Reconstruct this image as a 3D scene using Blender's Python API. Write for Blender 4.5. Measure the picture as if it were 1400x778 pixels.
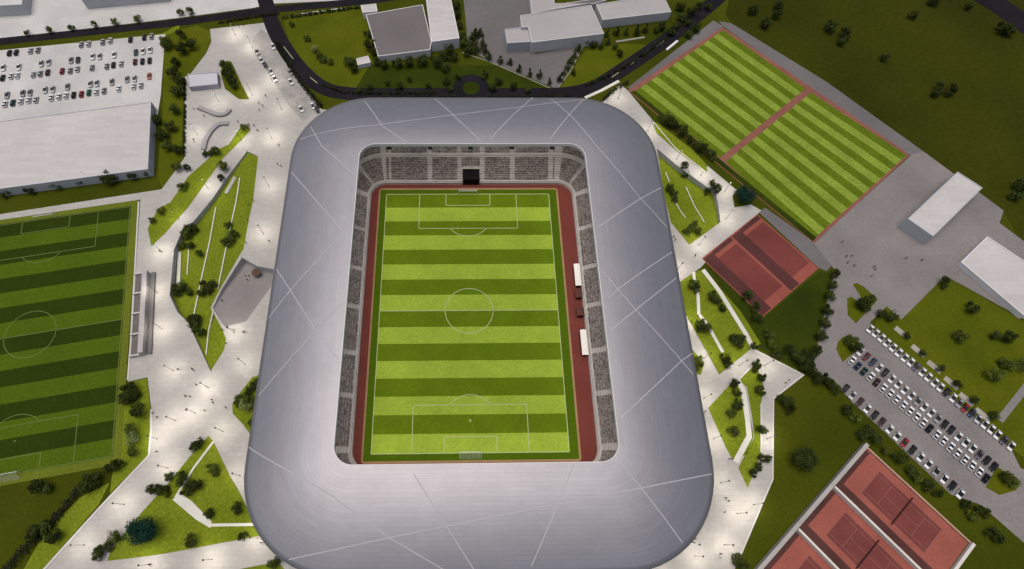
import bpy, bmesh, math, random
from mathutils import Vector, Matrix

# ------------------------------------------------------------------ scene, camera, light
for o in list(bpy.data.objects): bpy.data.objects.remove(o)
scene = bpy.context.scene
col = scene.collection
R = math.radians
rnd = random.Random(7)

CAM_LOC=[-2.254, -79.3556, 199.4241]
CAM_AXES=[[0.999768, -0.013772, 0.016591], [-0.005703, -0.910932, -0.412517], [0.020794, 0.412326, -0.910799]]
cd = bpy.data.cameras.new('camera'); cam = bpy.data.objects.new('camera', cd); col.objects.link(cam)
ax, ay, az = [Vector(v) for v in CAM_AXES]
cam.matrix_world = Matrix(((ax.x, -ay.x, -az.x, CAM_LOC[0]), (ax.y, -ay.y, -az.y, CAM_LOC[1]),
                           (ax.z, -ay.z, -az.z, CAM_LOC[2]), (0, 0, 0, 1)))
cd.sensor_width = 36.0; cd.lens = 19.76; cd.shift_x = 0.0364
cd.clip_start = 1.0; cd.clip_end = 8000.0
scene.camera = cam

SUN_EL, SUN_AZ = 82.0, 285.0          # compass bearing the light comes from (0 = +Y, clockwise)
SUN_STRENGTH, SKY_STRENGTH, EXPOSURE = 1.5, 0.05, 0.85
w = bpy.data.worlds.new('World'); scene.world = w; w.use_nodes = True
nt = w.node_tree; bg = nt.nodes['Background']
sky = nt.nodes.new('ShaderNodeTexSky'); sky.sky_type = 'NISHITA'; sky.sun_disc = False
sky.sun_elevation = R(SUN_EL); sky.sun_rotation = R(SUN_AZ); sky.air_density = 1.0; sky.dust_density = 3.0
nt.links.new(sky.outputs['Color'], bg.inputs['Color']); bg.inputs['Strength'].default_value = SKY_STRENGTH
sl = bpy.data.lights.new('sun', 'SUN'); sun = bpy.data.objects.new('sun', sl); col.objects.link(sun)
sl.energy = SUN_STRENGTH; sl.angle = R(48.0); sl.color = (1.0, .93, .84)
d = Vector((math.sin(R(SUN_AZ)) * math.cos(R(SUN_EL)), math.cos(R(SUN_AZ)) * math.cos(R(SUN_EL)), math.sin(R(SUN_EL))))
sun.rotation_euler = d.to_track_quat('Z', 'Y').to_euler(); sun.location = d * 900
vs = scene.view_settings
vs.view_transform = 'Standard'; vs.look = 'None'; vs.gamma = 1.0; vs.use_curve_mapping = False; vs.exposure = EXPOSURE
scene.cycles.use_denoising = True
scene.cycles.max_bounces = 6

# ------------------------------------------------------------------ materials
MATS = {}
def mat(name, c, rough=.85, var=.12, scale=.15, fine=0.0, fscale=2.5, metal=0.0, spec=.06, bump=0.0, c2=None, emit=None, rand=0.0):
    """Principled surface with two sizes of colour noise; c2 = a second colour the large noise blends to."""
    m = bpy.data.materials.new(name); m.use_nodes = True; n = m.node_tree.nodes; l = m.node_tree.links
    b = n['Principled BSDF']; b.inputs['Roughness'].default_value = rough; b.inputs['Metallic'].default_value = metal
    b.inputs['Specular IOR Level'].default_value = spec
    geo = n.new('ShaderNodeNewGeometry')
    t = n.new('ShaderNodeTexNoise'); t.inputs['Scale'].default_value = scale; t.inputs['Detail'].default_value = 5
    l.new(geo.outputs['Position'], t.inputs['Vector'])
    mr = n.new('ShaderNodeMapRange'); mr.inputs[1].default_value = .3; mr.inputs[2].default_value = .7
    l.new(t.outputs['Fac'], mr.inputs[0])
    mx = n.new('ShaderNodeMix'); mx.data_type = 'RGBA'
    lo = [v * (1 - var) for v in c]; hi = [v * (1 + var) for v in c] if c2 is None else list(c2)
    if c2 is not None: lo = list(c)
    mx.inputs[6].default_value = (*lo, 1); mx.inputs[7].default_value = (*hi, 1)
    l.new(mr.outputs[0], mx.inputs[0]); out = mx.outputs[2]
    if fine:
        t2 = n.new('ShaderNodeTexNoise'); t2.inputs['Scale'].default_value = fscale; t2.inputs['Detail'].default_value = 3
        l.new(geo.outputs['Position'], t2.inputs['Vector'])
        m2 = n.new('ShaderNodeMapRange'); m2.inputs[1].default_value = .3; m2.inputs[2].default_value = .7
        m2.inputs[3].default_value = 1 - fine; m2.inputs[4].default_value = 1 + fine
        l.new(t2.outputs['Fac'], m2.inputs[0])
        v = n.new('ShaderNodeVectorMath'); v.operation = 'SCALE'
        l.new(out, v.inputs[0]); l.new(m2.outputs[0], v.inputs[3]); out = v.outputs[0]
    if rand:
        oi = n.new('ShaderNodeObjectInfo'); m3 = n.new('ShaderNodeMapRange')
        m3.inputs[3].default_value = 1 - rand; m3.inputs[4].default_value = 1 + rand
        l.new(oi.outputs['Random'], m3.inputs[0])
        v = n.new('ShaderNodeVectorMath'); v.operation = 'SCALE'
        l.new(out, v.inputs[0]); l.new(m3.outputs[0], v.inputs[3]); out = v.outputs[0]
    l.new(out, b.inputs['Base Color'])
    if bump:
        bp = n.new('ShaderNodeBump'); bp.inputs['Strength'].default_value = bump; bp.inputs['Distance'].default_value = .2
        t3 = n.new('ShaderNodeTexNoise'); t3.inputs['Scale'].default_value = 3; l.new(geo.outputs['Position'], t3.inputs['Vector'])
        l.new(t3.outputs['Fac'], bp.inputs['Height']); l.new(bp.outputs['Normal'], b.inputs['Normal'])
    if emit:
        b.inputs['Emission Color'].default_value = (1, .93, .82, 1); b.inputs['Emission Strength'].default_value = emit
    MATS[name] = m; return m

M = MATS
mat('ground_grass', (.030, .040, .0016), .95, 0, .025, .14, .9, c2=(.054, .060, .003))
mat('meadow', (.020, .024, .0013), .95, 0, .015, .14, .5, c2=(.041, .044, .002))
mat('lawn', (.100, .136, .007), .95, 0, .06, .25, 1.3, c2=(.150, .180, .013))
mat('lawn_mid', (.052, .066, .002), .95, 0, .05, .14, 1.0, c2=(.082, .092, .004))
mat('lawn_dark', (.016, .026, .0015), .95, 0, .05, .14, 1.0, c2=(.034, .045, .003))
mat('turf_light', (.212, .292, .030), .9, .09, .11, .12, 1.1)
mat('turf_dark', (.078, .124, .004), .9, .09, .11, .12, 1.1)
mat('turf_edge', (.046,.084,.002), .9, .07, .08, .14, 1.6)
mat('field_light', (.056, .092, .004), .9, .08, .05, .16, 1.2)
mat('field_dark', (.020, .034, .002), .9, .1, .05, .16, 1.2)
mat('field_border', (.105,.125,.012), .9, .1, .05, .16, 1.2)
mat('train_light', (.172, .232, .030), .9, .13, .11, .2, 1.1)
mat('train_dark', (.082, .120, .006), .9, .13, .11, .2, 1.1)
mat('line_white', (.30, .35, .17), .8, .1, .5)
mat('line_faint', (.105, .140, .040), .8, .1, .5)
mat('plaza', (.35, .332, .308), .7, .08, .035, .05, .8)
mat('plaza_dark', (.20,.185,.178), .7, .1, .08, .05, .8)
mat('concrete', (.44, .425, .41), .8, .1, .04, .05, .8)
mat('yard_grey', (.13, .12, .12), .85, .14, .03, .06, .6)
mat('asphalt', (.012,.011,.014), .85, .25, .08, .15, .8)
mat('asphalt_lot', (.185, .170, .164), .85, .12, .05, .08, 1.0)
mat('slab_beige', (.30, .28, .235), .85, .08, .2)
mat('path_dim', (.24, .23, .19), .85, .08, .2)
mat('path_pale', (.55, .53, .47), .8, .08, .2)
mat('kerb', (.47,.45,.42), .8, .08, .3)
mat('track_red', (.115, .030, .024), .85, .12, .08, .1, 1.5)
mat('track_edge', (.24, .15, .075), .85, .1, .2)
mat('court_red', (.262, .080, .060), .85, .12, .08, .1, 1.5)
mat('court_inner', (.150, .043, .038), .85, .15, .08, .1, 1.5)
mat('court_wall_shade', (.075, .032, .028), .85, .2, .08, .1, 1.5)  # dark strips beside the court walls, their shade put into the colour
mat('white_roof', (.445, .42, .41), .6, .05, .05, .03, .6)
mat('white_wall', (.62, .60, .595), .7, .05, .1)
mat('school_roof', (.33, .31, .305), .6, .05, .05, .03, .6)
mat('school_wall', (.50,.485,.48), .7, .05, .1)
mat('grey_wall', (.44, .44, .455), .7, .08, .1)
mat('grey_roof', (.135,.12,.12), .7, .1, .05, .04, .8)
mat('steel_dark', (.05, .05, .055), .5, .1, 1.0, metal=.4)
mat('steel_pale', (.5, .5, .5), .4, .05, 1.0, metal=.5)
mat('concrete_step', (.335, .31, .295), .85, .12, .3, .1, 2.0)
mat('black', (.008, .006, .006), .9, .1, 1.0)
mat('glass_dark', (.006, .007, .009), .25, .1, 1.0, spec=.12)
mat('tyre', (.015, .015, .015), .9, .1, 1.0)
mat('bark', (.06, .045, .03), .95, .2, 1.0)
mat('leaf', (.042, .060, .010), .9, 0, .8, c2=(.085, .105, .018), rand=.3)
mat('leaf_dark', (.020, .029, .006), .9, 0, .8, c2=(.046, .060, .013), rand=.35)
mat('leaf_teal', (.006, .024, .016), .9, 0, .8, c2=(.016, .050, .034), rand=.1)
mat('leaf_pale', (.13, .17, .045), .9, 0, .8, c2=(.20, .24, .09), rand=.1)
mat('hedge_leaf', (.010, .013, .007), .9, 0, .8, c2=(.024, .028, .012), rand=.1)
mat('lamp_lens', (.9, .9, .85), .3, 0, emit=8.0)
mat('skin', (.35, .22, .16), .7, .05); mat('hair', (.03, .022, .018), .8, .1)
for nm, c in dict(coat_black=(.02, .02, .025), coat_navy=(.03, .035, .07), coat_brown=(.09, .06, .045), coat_grey=(.12, .12, .12), trousers=(.025, .025, .03)).items(): mat(nm, c, .9, .1, 1.0)
for i, c in enumerate([(.175, .155, .146), (.132, .116, .109), (.22, .197, .186), (.07, .06, .056)]): mat('seat_%d' % i, c, .6, .08, .4)
PAINT = dict(white=(.66, .66, .66), grey=(.28, .28, .29), black=(.010, .010, .012), red=(.26, .018, .022), navy=(.02, .035, .09),
             teal=(.012, .05, .045), green=(.02, .12, .07), brown=(.06, .025, .022), orange=(.40, .12, .07), maroon=(.12, .02, .025), silver=(.45, .45, .47), purple=(.10, .085, .12))
for k, c in PAINT.items(): mat('paint_' + k, c, .3, .03, .5, spec=.5)

def slab_joints(name, w_, h_, dark):
    m = MATS[name]; n = m.node_tree.nodes; l = m.node_tree.links; b = n['Principled BSDF']
    g = n.new('ShaderNodeNewGeometry'); br = n.new('ShaderNodeTexBrick'); br.inputs['Scale'].default_value = 1.0
    br.inputs['Brick Width'].default_value = w_; br.inputs['Row Height'].default_value = h_; br.inputs['Mortar Size'].default_value = .05
    br.inputs['Color1'].default_value = (.95, .95, .95, 1); br.inputs['Color2'].default_value = (1.04, 1.04, 1.04, 1); br.inputs['Mortar'].default_value = (dark, dark, dark, 1)
    l.new(g.outputs['Position'], br.inputs['Vector']); src = b.inputs['Base Color'].links[0].from_socket
    mx = n.new('ShaderNodeMix'); mx.data_type = 'RGBA'; mx.blend_type = 'MULTIPLY'; mx.inputs[0].default_value = 1.0
    l.new(src, mx.inputs[6]); l.new(br.outputs['Color'], mx.inputs[7]); l.new(mx.outputs[2], b.inputs['Base Color'])
slab_joints('plaza', 3.2, 1.6, .86); slab_joints('asphalt_lot', 9.0, 4.5, .93); slab_joints('concrete', 6.0, 6.0, .92); slab_joints('white_roof', 12.0, 2.0, .94)
# stadium roof: pale standing-seam metal, panels a few per cent apart
def roof_material():
    m = mat('roof_metal', (.285, .276, .296), .535, .035, .06, .025, .35, metal=.80, spec=.3)
    n = m.node_tree.nodes; l = m.node_tree.links; b = n['Principled BSDF']
    uv = n.new('ShaderNodeUVMap'); br = n.new('ShaderNodeTexBrick')
    br.inputs['Scale'].default_value = 1.0; br.inputs['Brick Width'].default_value = 9.0; br.inputs['Row Height'].default_value = 1.3
    br.inputs['Mortar Size'].default_value = .05; br.inputs['Color1'].default_value = (.97, .97, .97, 1); br.inputs['Color2'].default_value = (1.03, 1.03, 1.03, 1)
    br.inputs['Mortar'].default_value = (.85, .85, .85, 1)
    l.new(uv.outputs[0], br.inputs['Vector'])
    src = b.inputs['Base Color'].links[0].from_socket
    mx = n.new('ShaderNodeMix'); mx.data_type = 'RGBA'; mx.blend_type = 'MULTIPLY'; mx.inputs[0].default_value = 1.0
    l.new(src, mx.inputs[6]); l.new(br.outputs['Color'], mx.inputs[7]); l.new(mx.outputs[2], b.inputs['Base Color'])
roof_material()
mat('roof_strip', (.36,.35,.37), .5, .04, .3)

# ------------------------------------------------------------------ helpers
class MB:
    """Collects faces; build() links them as ONE mesh object."""
    def __init__(s): s.v = []; s.f = []; s.m = []; s.slots = []; s.uv = {}
    def slot(s, m):
        if m not in s.slots: s.slots.append(m)
        return s.slots.index(m)
    def face(s, pts, m, uv=None):
        i = len(s.v); s.v += [tuple(p) for p in pts]; s.f.append(tuple(range(i, i + len(pts)))); s.m.append(s.slot(m))
        if uv: s.uv[len(s.f) - 1] = uv
    def prism(s, poly, z0, z1, m, side=None, bottom=False):
        poly = ccw(poly); n = len(poly)
        s.face([(x, y, z1) for x, y in poly], m)
        for i in range(n):
            a, b = poly[i], poly[(i + 1) % n]
            s.face([(a[0], a[1], z0), (b[0], b[1], z0), (b[0], b[1], z1), (a[0], a[1], z1)], side or m)
        if bottom: s.face([(x, y, z0) for x, y in reversed(poly)], side or m)
    def box(s, c, size, m, yaw=0.0, bottom=True):
        cx, cy, cz = c; hx, hy, hz = [v / 2 for v in size]; ca, sa = math.cos(yaw), math.sin(yaw)
        p = [(cx + x * ca - y * sa, cy + x * sa + y * ca) for x, y in ((-hx, -hy), (hx, -hy), (hx, hy), (-hx, hy))]
        s.prism(p, cz - hz, cz + hz, m, bottom=bottom)
    def bar(s, a, b, r0, r1, m, n=6):
        a, b = Vector(a), Vector(b); q = (b - a).to_track_quat('Z', 'Y')
        ra = [a + q @ Vector((math.cos(2 * math.pi * i / n) * r0, math.sin(2 * math.pi * i / n) * r0, 0)) for i in range(n)]
        rb = [b + q @ Vector((math.cos(2 * math.pi * i / n) * r1, math.sin(2 * math.pi * i / n) * r1, 0)) for i in range(n)]
        for i in range(n): s.face([ra[i], ra[(i + 1) % n], rb[(i + 1) % n], rb[i]], m)
        s.face(list(reversed(ra)), m); s.face(rb, m)
    def strip(s, line, width, z0, z1, m):
        """A ribbon or low wall along a polyline, mitred."""
        L, Rr = offset_line(line, width / 2)
        s.prism(L + list(reversed(Rr)), z0, z1, m) if len(line) == 2 else s._strip(L, Rr, z0, z1, m)
    def _strip(s, L, Rr, z0, z1, m):
        n = len(L)
        for i in range(n - 1):
            a, b, c, d_ = L[i], L[i + 1], Rr[i + 1], Rr[i]
            s.face([(d_[0], d_[1], z1), (c[0], c[1], z1), (b[0], b[1], z1), (a[0], a[1], z1)], m)
            s.face([(a[0], a[1], z0), (a[0], a[1], z1), (b[0], b[1], z1), (b[0], b[1], z0)], m)
            s.face([(d_[0], d_[1], z1), (d_[0], d_[1], z0), (c[0], c[1], z0), (c[0], c[1], z1)], m)
        for a, b in ((L[0], Rr[0]), (Rr[-1], L[-1])):
            s.face([(a[0], a[1], z0), (b[0], b[1], z0), (b[0], b[1], z1), (a[0], a[1], z1)], m)
    def mesh(s, name):
        me = bpy.data.meshes.new(name); me.from_pydata(s.v, [], s.f)
        for m in s.slots: me.materials.append(MATS[m])
        me.polygons.foreach_set('material_index', s.m)
        if s.uv:
            lay = me.uv_layers.new(name='UVMap')
            for k, uvs in s.uv.items():
                for li, u in zip(me.polygons[k].loop_indices, uvs): lay.data[li].uv = u
        bm = bmesh.new(); bm.from_mesh(me); bmesh.ops.remove_doubles(bm, verts=bm.verts, dist=.0005); bm.to_mesh(me); bm.free()
        me.update(); return me
    def build(s, name, parent=None, smooth=False):
        return obj(name, s.mesh(name), parent, smooth)
def obj(name, me, parent=None, smooth=False):
    o = bpy.data.objects.new(name, me); col.objects.link(o)
    if parent: o.parent = parent
    if smooth: me.polygons.foreach_set('use_smooth', [True] * len(me.polygons))
    return o
def area(p): return sum(p[i][0] * p[(i + 1) % len(p)][1] - p[(i + 1) % len(p)][0] * p[i][1] for i in range(len(p))) / 2
def ccw(p): p = [tuple(q[:2]) for q in p]; return p if area(p) > 0 else p[::-1]
def offset_line(line, h):
    L, Rr = [], []; n = len(line)
    for i in range(n):
        p = Vector(line[i]); a = Vector(line[max(i - 1, 0)]); b = Vector(line[min(i + 1, n - 1)])
        d1 = (p - a).normalized() if i else (b - p).normalized(); d2 = (b - p).normalized() if i < n - 1 else d1
        t = (d1 + d2).normalized(); nn = Vector((-t.y, t.x)); k = min(1.8, 1 / max(.3, nn.dot(Vector((-d1.y, d1.x)))))
        L.append(tuple(p + nn * h * k)); Rr.append(tuple(p - nn * h * k))
    return L, Rr
def inside(x, y, p):
    c = False; n = len(p)
    for i in range(n):
        (x1, y1), (x2, y2) = p[i], p[(i + 1) % n]
        if (y1 > y) != (y2 > y) and x < (x2 - x1) * (y - y1) / (y2 - y1) + x1: c = not c
    return c
def smooth_line(line, n=6):
    out = []
    for i in range(len(line) - 1):
        p0, p1, p2, p3 = [Vector(line[min(max(i + k, 0), len(line) - 1)]) for k in (-1, 0, 1, 2)]
        for j in range(n):
            t = j / n
            out.append(tuple(.5 * ((2 * p1) + (p2 - p0) * t + (2 * p0 - 5 * p1 + 4 * p2 - p3) * t * t + (3 * p1 - p0 - 3 * p2 + p3) * t ** 3)))
    return out + [tuple(line[-1])]
def tag(o, label, cat, group=None, kind=None):
    o['label'] = label; o['category'] = cat
    if group: o['group'] = group
    if kind: o['kind'] = kind
    return o
def empty(name, loc=(0, 0, 0), rz=0.0):
    o = bpy.data.objects.new(name, None); col.objects.link(o); o.location = loc; o.rotation_euler.z = rz; o.empty_display_size = .5; return o
def copy_tree(o, parent=None):
    c = o.copy(); col.objects.link(c)
    if parent: c.parent = parent
    for ch in list(o.children): copy_tree(ch, c)
    return c
ONES = 'zeroth first second third fourth fifth sixth seventh eighth ninth tenth eleventh twelfth thirteenth fourteenth fifteenth sixteenth seventeenth eighteenth nineteenth'.split()
def ordinal(n):
    if n < 20: return ONES[n]
    t, u = divmod(n, 10); tens = {2: 'twent', 3: 'thirt', 4: "fort", 5: "fift"}[t]
    return tens + 'ieth' if u == 0 else tens + 'y-' + ONES[u]
def slab(name, poly, z, m, label, cat, kind='structure', z0=-.3, group=None):
    b = MB(); b.prism(poly, z0, z, m); return tag(b.build(name), label, cat, group, kind)

# ------------------------------------------------------------------ ground, with the two sunken garden wedges cut out of it
WEST_BOWL = [(-95.3,74.8),(-90.2,72.1),(-90.0,68.6),(-89.0,49.4),(-89.4,40.0),(-89.4,26.8),(-90.5,24.5),(-95.7,9.7),(-98.0,1.8),(-92.1,-6.8),(-90.1,-10.5),(-90.0,-14.7),(-92.6,-20.8),(-93.5,-23.0),(-105.3,-4.0),(-110.0,0.1),(-114.4,7.1),(-116.8,27.0),(-114.9,37.7),(-111.7,39.4),(-105.6,51.3),(-102.0,60.7)]
EAST_BOWL = [(83.4,76.2),(90.7,67.2),(102.3,55.4),(104.9,55.8),(105.1,48.8),(104.3,38.5),(89.4,28.0),(83.6,38.6),(82.9,51.4)]
RAMP = [(-89.5,23.2),(-82.9,19.3),(-76.4,18.0),(-75.4,12.3),(-83.9,-3.9),(-91.4,-5.9),(-97.1,1.8),(-95.1,9.4)]
def plane_z(poly, deep, axis, top):
    ds = [p[0] * axis[0] + p[1] * axis[1] for p in poly]; lo, hi = min(ds), max(ds)
    return lambda x, y: top - deep * (1 - min(1, max(0, (x * axis[0] + y * axis[1] - lo) / (hi - lo))))
PLAZA_Z = .12
west_z = plane_z(WEST_BOWL, 3.4, (1.0, .0), PLAZA_Z - .03)
east_z = plane_z(EAST_BOWL, 3.0, (-.66, -.75), PLAZA_Z - .03)
ramp_z = plane_z(RAMP, 3.6, (-.32, -.95), PLAZA_Z - .01)
def gz(x, y):
    if inside(x, y, RAMP): return ramp_z(x, y)
    if inside(x, y, WEST_BOWL): return west_z(x, y)
    if inside(x, y, EAST_BOWL): return east_z(x, y)
    return .1
def holed(name, outer, holes, z, m, skirt=None):
    bm = bmesh.new(); edges = []; loops = []
    for lp in [ccw(outer)] + [ccw(h) for h in holes]:
        vsx = [bm.verts.new((x, y, z)) for x, y in lp]; loops.append(vsx)
        for i in range(len(vsx)): edges.append(bm.edges.new((vsx[i], vsx[(i + 1) % len(vsx)])))
    bmesh.ops.triangle_fill(bm, use_beauty=True, use_dissolve=False, edges=edges, normal=(0, 0, 1))
    for f in bm.faces:
        f.normal_update()
        if f.normal.z < 0: f.normal_flip()
    if skirt is not None:
        vsx = loops[0]; lows = [bm.verts.new((v.co.x, v.co.y, skirt)) for v in vsx]
        for i in range(len(vsx)):
            j = (i + 1) % len(vsx); bm.faces.new((lows[i], lows[j], vsx[j], vsx[i]))
    me = bpy.data.meshes.new(name); bm.to_mesh(me); bm.free(); me.materials.append(MATS[m]); return obj(name, me)
tag(holed('ground', [(-3500, -3500), (3500, -3500), (3500, 3500), (-3500, 3500)], [WEST_BOWL, EAST_BOWL, RAMP], 0.0, 'ground_grass'),
    'dark olive grass ground spreading around the stadium and courts', 'ground', kind='structure')
PLAZA = [(-124.3,147.7),(-97.5,152.3),(-92.2,142.0),(-80.0,118.3),(-65.4,97.9),(-52.2,97.0),(50.4,97.1),(63.1,103.1),(71.7,113.3),(74.7,109.3),(84.0,91.3),(103.9,67.2),(114.3,54.3),(111.9,51.4),(111.6,45.6),(119.0,47.0),(122.7,44.1),(94.9,20.3),(92.3,17.7),(81.8,10.7),(81.5,1.8),(91.2,-25.8),(105.2,-16.1),(122.8,-26.3),(109.1,-34.8),(102.6,-62.5),(84.2,-88.6),(78.0,-101.7),(-1.4,-111.9),(-69.4,-107.0),(-134.8,-98.4),(-140.7,-93.4),(-133.6,-86.1),(-121.5,-69.0),(-108.9,-52.3),(-110.3,-42.8),(-111.7,-36.5),(-115.6,-24.9),(-122.2,-26.5),(-124.2,-12.2),(-129.1,14.5),(-135.3,50.3),(-189.2,40.7),(-205.7,38.0),(-206.6,40.4),(-190.2,43.4),(-127.7,55.3),(-121.5,71.3),(-130.3,117.2),(-128.4,118.1),(-123.2,131.9),(-122.1,139.4)]
tag(holed('plaza', PLAZA, [WEST_BOWL, EAST_BOWL, RAMP], PLAZA_Z, 'plaza', -.2), 'pale concrete plaza wrapping around the grey stadium', 'plaza', kind='structure')
def bowl(poly, zf, m, what, side, name='lawn'):
    b = MB(); p = ccw(poly); b.face([(x, y, zf(x, y)) for x, y in p], m)
    tag(b.build(name), what, name, kind='structure')
    b = MB(); n = len(p)
    for i in range(n):
        a, c = p[i], p[(i + 1) % n]
        b.face([(c[0], c[1], zf(*c) - .05), (a[0], a[1], zf(*a) - .05), (a[0], a[1], PLAZA_Z + .004), (c[0], c[1], PLAZA_Z + .004)], 'grey_wall')
    tag(b.build('retaining_wall'), side, 'wall')
bowl(WEST_BOWL, west_z, 'lawn', 'long sloping wedge of lawn with thin pale terrace walls beside the stadium', 'grey retaining wall holding the plaza edge around the long sunken lawn wedge')
bowl(EAST_BOWL, east_z, 'lawn', 'small sloping lawn wedge sunk below the white path near the red courts', 'dark grey retaining wall around the small sunken lawn near the red courts')

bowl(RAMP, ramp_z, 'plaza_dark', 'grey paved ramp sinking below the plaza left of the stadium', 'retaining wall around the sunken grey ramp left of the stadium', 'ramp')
# lawns laid out in and around the plaza
LAWN_Z = .2
def lawn(poly, m, label, z=LAWN_Z): return slab('lawn', poly, z, m, label, 'lawn')
lawn([(-99.7,89.1),(-95.5,86.7),(-96.7,83.9),(-105.0,70.9),(-114.9,46.7),(-122.0,34.0),(-126.0,28.3),(-129.2,36.4),(-127.0,46.0),(-122.8,48.8),(-120.4,54.9),(-118.1,61.5),(-112.2,69.4),(-108.3,75.6),(-103.7,78.3)], 'lawn', 'narrow lawn strip running diagonally beside the white path, small trees along it')
lawn([(-90.2,-45.8),(-88.1,-47.7),(-80.8,-58.8),(-77.5,-63.0),(-71.3,-72.1),(-67.7,-77.4),(-96.4,-82.1),(-101.7,-82.8),(-114.9,-84.1),(-114.5,-81.0),(-109.3,-72.7),(-104.5,-66.1),(-100.5,-60.9),(-94.8,-52.0)], 'lawn', 'triangular lawn below the plaza fork with a white zigzag path')
lawn([(-75.2,-87.3),(-61.4,-85.1),(-58.2,-88.0),(-78.6,-91.4)], 'lawn', 'small sliver of lawn between the two pale paths at the bottom edge')
lawn([(-115.1,126.8),(-110.7,126.8),(-108.7,123.2),(-103.7,112.9),(-98.7,103.8),(-103.3,103.8),(-110.6,109.8),(-113.5,117.3)], 'lawn_mid', 'leaf-shaped planted island in the upper plaza, trees on its top half')
lawn([(-75.5,-24.2),(-78.3,-25.3),(-81.4,-30.3),(-83.8,-34.7),(-83.2,-38.1),(-79.1,-41.9),(-75.1,-46.4),(-68.6,-44.5),(-69.0,-26.4)], 'lawn', 'bushy lawn corner tucked against the stadium above the path fork')
lawn([(83.8,90.0),(85.5,90.4),(99.5,75.0),(103.9,67.2),(103.3,62.6),(91.7,75.0),(84.4,84.6)], 'lawn', 'thin lawn strip between the white path and the striped training pitches')
lawn([(81.8,10.7),(88.4,15.2),(93.4,17.1),(98.4,8.4),(104.3,-0.8),(109.3,-14.1),(105.5,-16.1),(91.3,-25.5),(81.5,1.8)], 'lawn', 'bright lawn crossed by two thin white paths beside the stadium', .1)
lawn([(82.4,-15.6),(85.3,-19.6),(86.1,-22.4),(84.5,-25.7),(81.2,-25.7)], 'lawn', 'tiny lawn corner with bushes pressed against the stadium edge')
lawn([(84.9,-38.0),(95.5,-28.5),(98.0,-28.0),(99.5,-34.7),(99.0,-48.1),(95.1,-54.2),(90.0,-55.6),(88.5,-51.7)], 'lawn', 'kite-shaped lawn split by a white angular path right of the stadium')
lawn([(104.7,-22.3),(105.9,-24.3),(106.6,-30.8),(104.2,-36.6),(100.3,-53.8),(93.3,-64.9),(91.4,-58.5),(99.2,-48.4),(100.0,-41.3),(100.4,-30.7),(98.1,-27.7)], 'lawn', 'slim bent lawn strip between the white path and grey walkway')
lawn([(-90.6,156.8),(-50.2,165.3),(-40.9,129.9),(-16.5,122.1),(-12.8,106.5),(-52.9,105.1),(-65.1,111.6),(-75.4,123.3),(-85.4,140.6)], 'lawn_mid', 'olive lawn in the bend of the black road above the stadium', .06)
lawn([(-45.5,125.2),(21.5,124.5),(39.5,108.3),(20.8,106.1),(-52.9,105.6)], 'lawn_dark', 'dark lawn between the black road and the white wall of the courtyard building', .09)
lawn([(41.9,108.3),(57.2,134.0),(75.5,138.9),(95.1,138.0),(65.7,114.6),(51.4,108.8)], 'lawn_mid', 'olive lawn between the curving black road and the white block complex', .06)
lawn([(158.5,-2.1),(161.9,0.6),(165.9,-4.9),(189.8,13.6),(219.7,-11.5),(205.3,-50.0),(193.0,-57.3),(189.6,-53.8),(153.7,-8.4)], 'lawn_mid', 'square lawn with scattered trees above the packed car park', .14)
lawn([(-145.5,145.1),(-130.7,150.1),(-123.8,146.7),(-122.5,139.4),(-123.5,131.9),(-128.8,118.1),(-130.5,116.8),(-121.9,71.3),(-127.5,55.7),(-131.1,62.3),(-135.6,93.6)], 'lawn_mid', 'green strip between the car park and the plaza, dotted with dark trees', .07)
lawn([(-238.8,130.1),(-219.7,133.4),(-146.5,144.6),(-139.7,151.0),(-139.0,147.6),(-145.4,142.7),(-219.3,132.0),(-237.8,127.3)], 'lawn', 'thin bright verge between the black road and the upper car park', .08)
lawn([(94.6,19.0),(114.7,-2.4),(139.7,16.1),(144.6,14.8),(130.1,-14.3),(125.3,-26.9),(108.7,-16.4),(101.8,3.8)], 'lawn_dark', 'dark lawn below the maroon courts, hemmed by a row of trees', .05)
lawn([(-121.9,-26.7),(-115.8,-25.2),(-112.0,-36.5),(-109.3,-51.9),(-119.2,-64.1),(-121.2,-46.4)], 'lawn', 'lawn strip with trees between the big pitch and the plaza', .06)
lawn([(-121.9,-67.4),(-134.2,-85.7),(-141.7,-90.4),(-137.1,-76.0),(-128.5,-65.1),(-120.1,-60.7)], 'lawn', 'bright lawn strip beside the pale path at the lower left corner', .05)

# meadow, paved yards, roads
MEADOW = [(130.6,159.2),(146.5,203.2),(391.7,217.7),(289.7,-24.2),(227.8,23.9),(225.9,43.7),(202.1,74.5),(169.8,114.8),(132.3,153.0)]
slab('meadow', MEADOW, .05, 'meadow', 'dark olive meadow with scattered trees beyond the training pitches', 'meadow')
slab('yard', [(196.1,72.5),(202.1,74.5),(225.9,43.7),(221.6,37.7),(236.2,18.9),(226.7,-15.1),(189.8,13.6),(165.9,-4.9),(161.9,0.6),(153.6,-5.7),(152.9,-8.1),(188.7,-53.3),(189.4,-59.7),(194.8,-62.2),(184.0,-86.9),(170.8,-71.2),(162.0,-67.9),(136.5,-35.1),(133.1,-28.3),(125.8,-25.0),(130.9,-14.3),(140.9,6.6),(146.2,16.1),(140.6,28.4)], .11, 'asphalt_lot', 'grey paved yard and car park beside the training pitches', 'yard')
slab('concrete_yard', [(-248.6,138.4),(-271.1,199.2),(-44.9,201.4),(-57.7,168.3),(-95.7,165.5),(-106.1,162.3),(-142.3,155.0),(-222.2,140.9)], .06, 'concrete', 'pale concrete apron along the top edge beyond the black road', 'yard')
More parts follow.
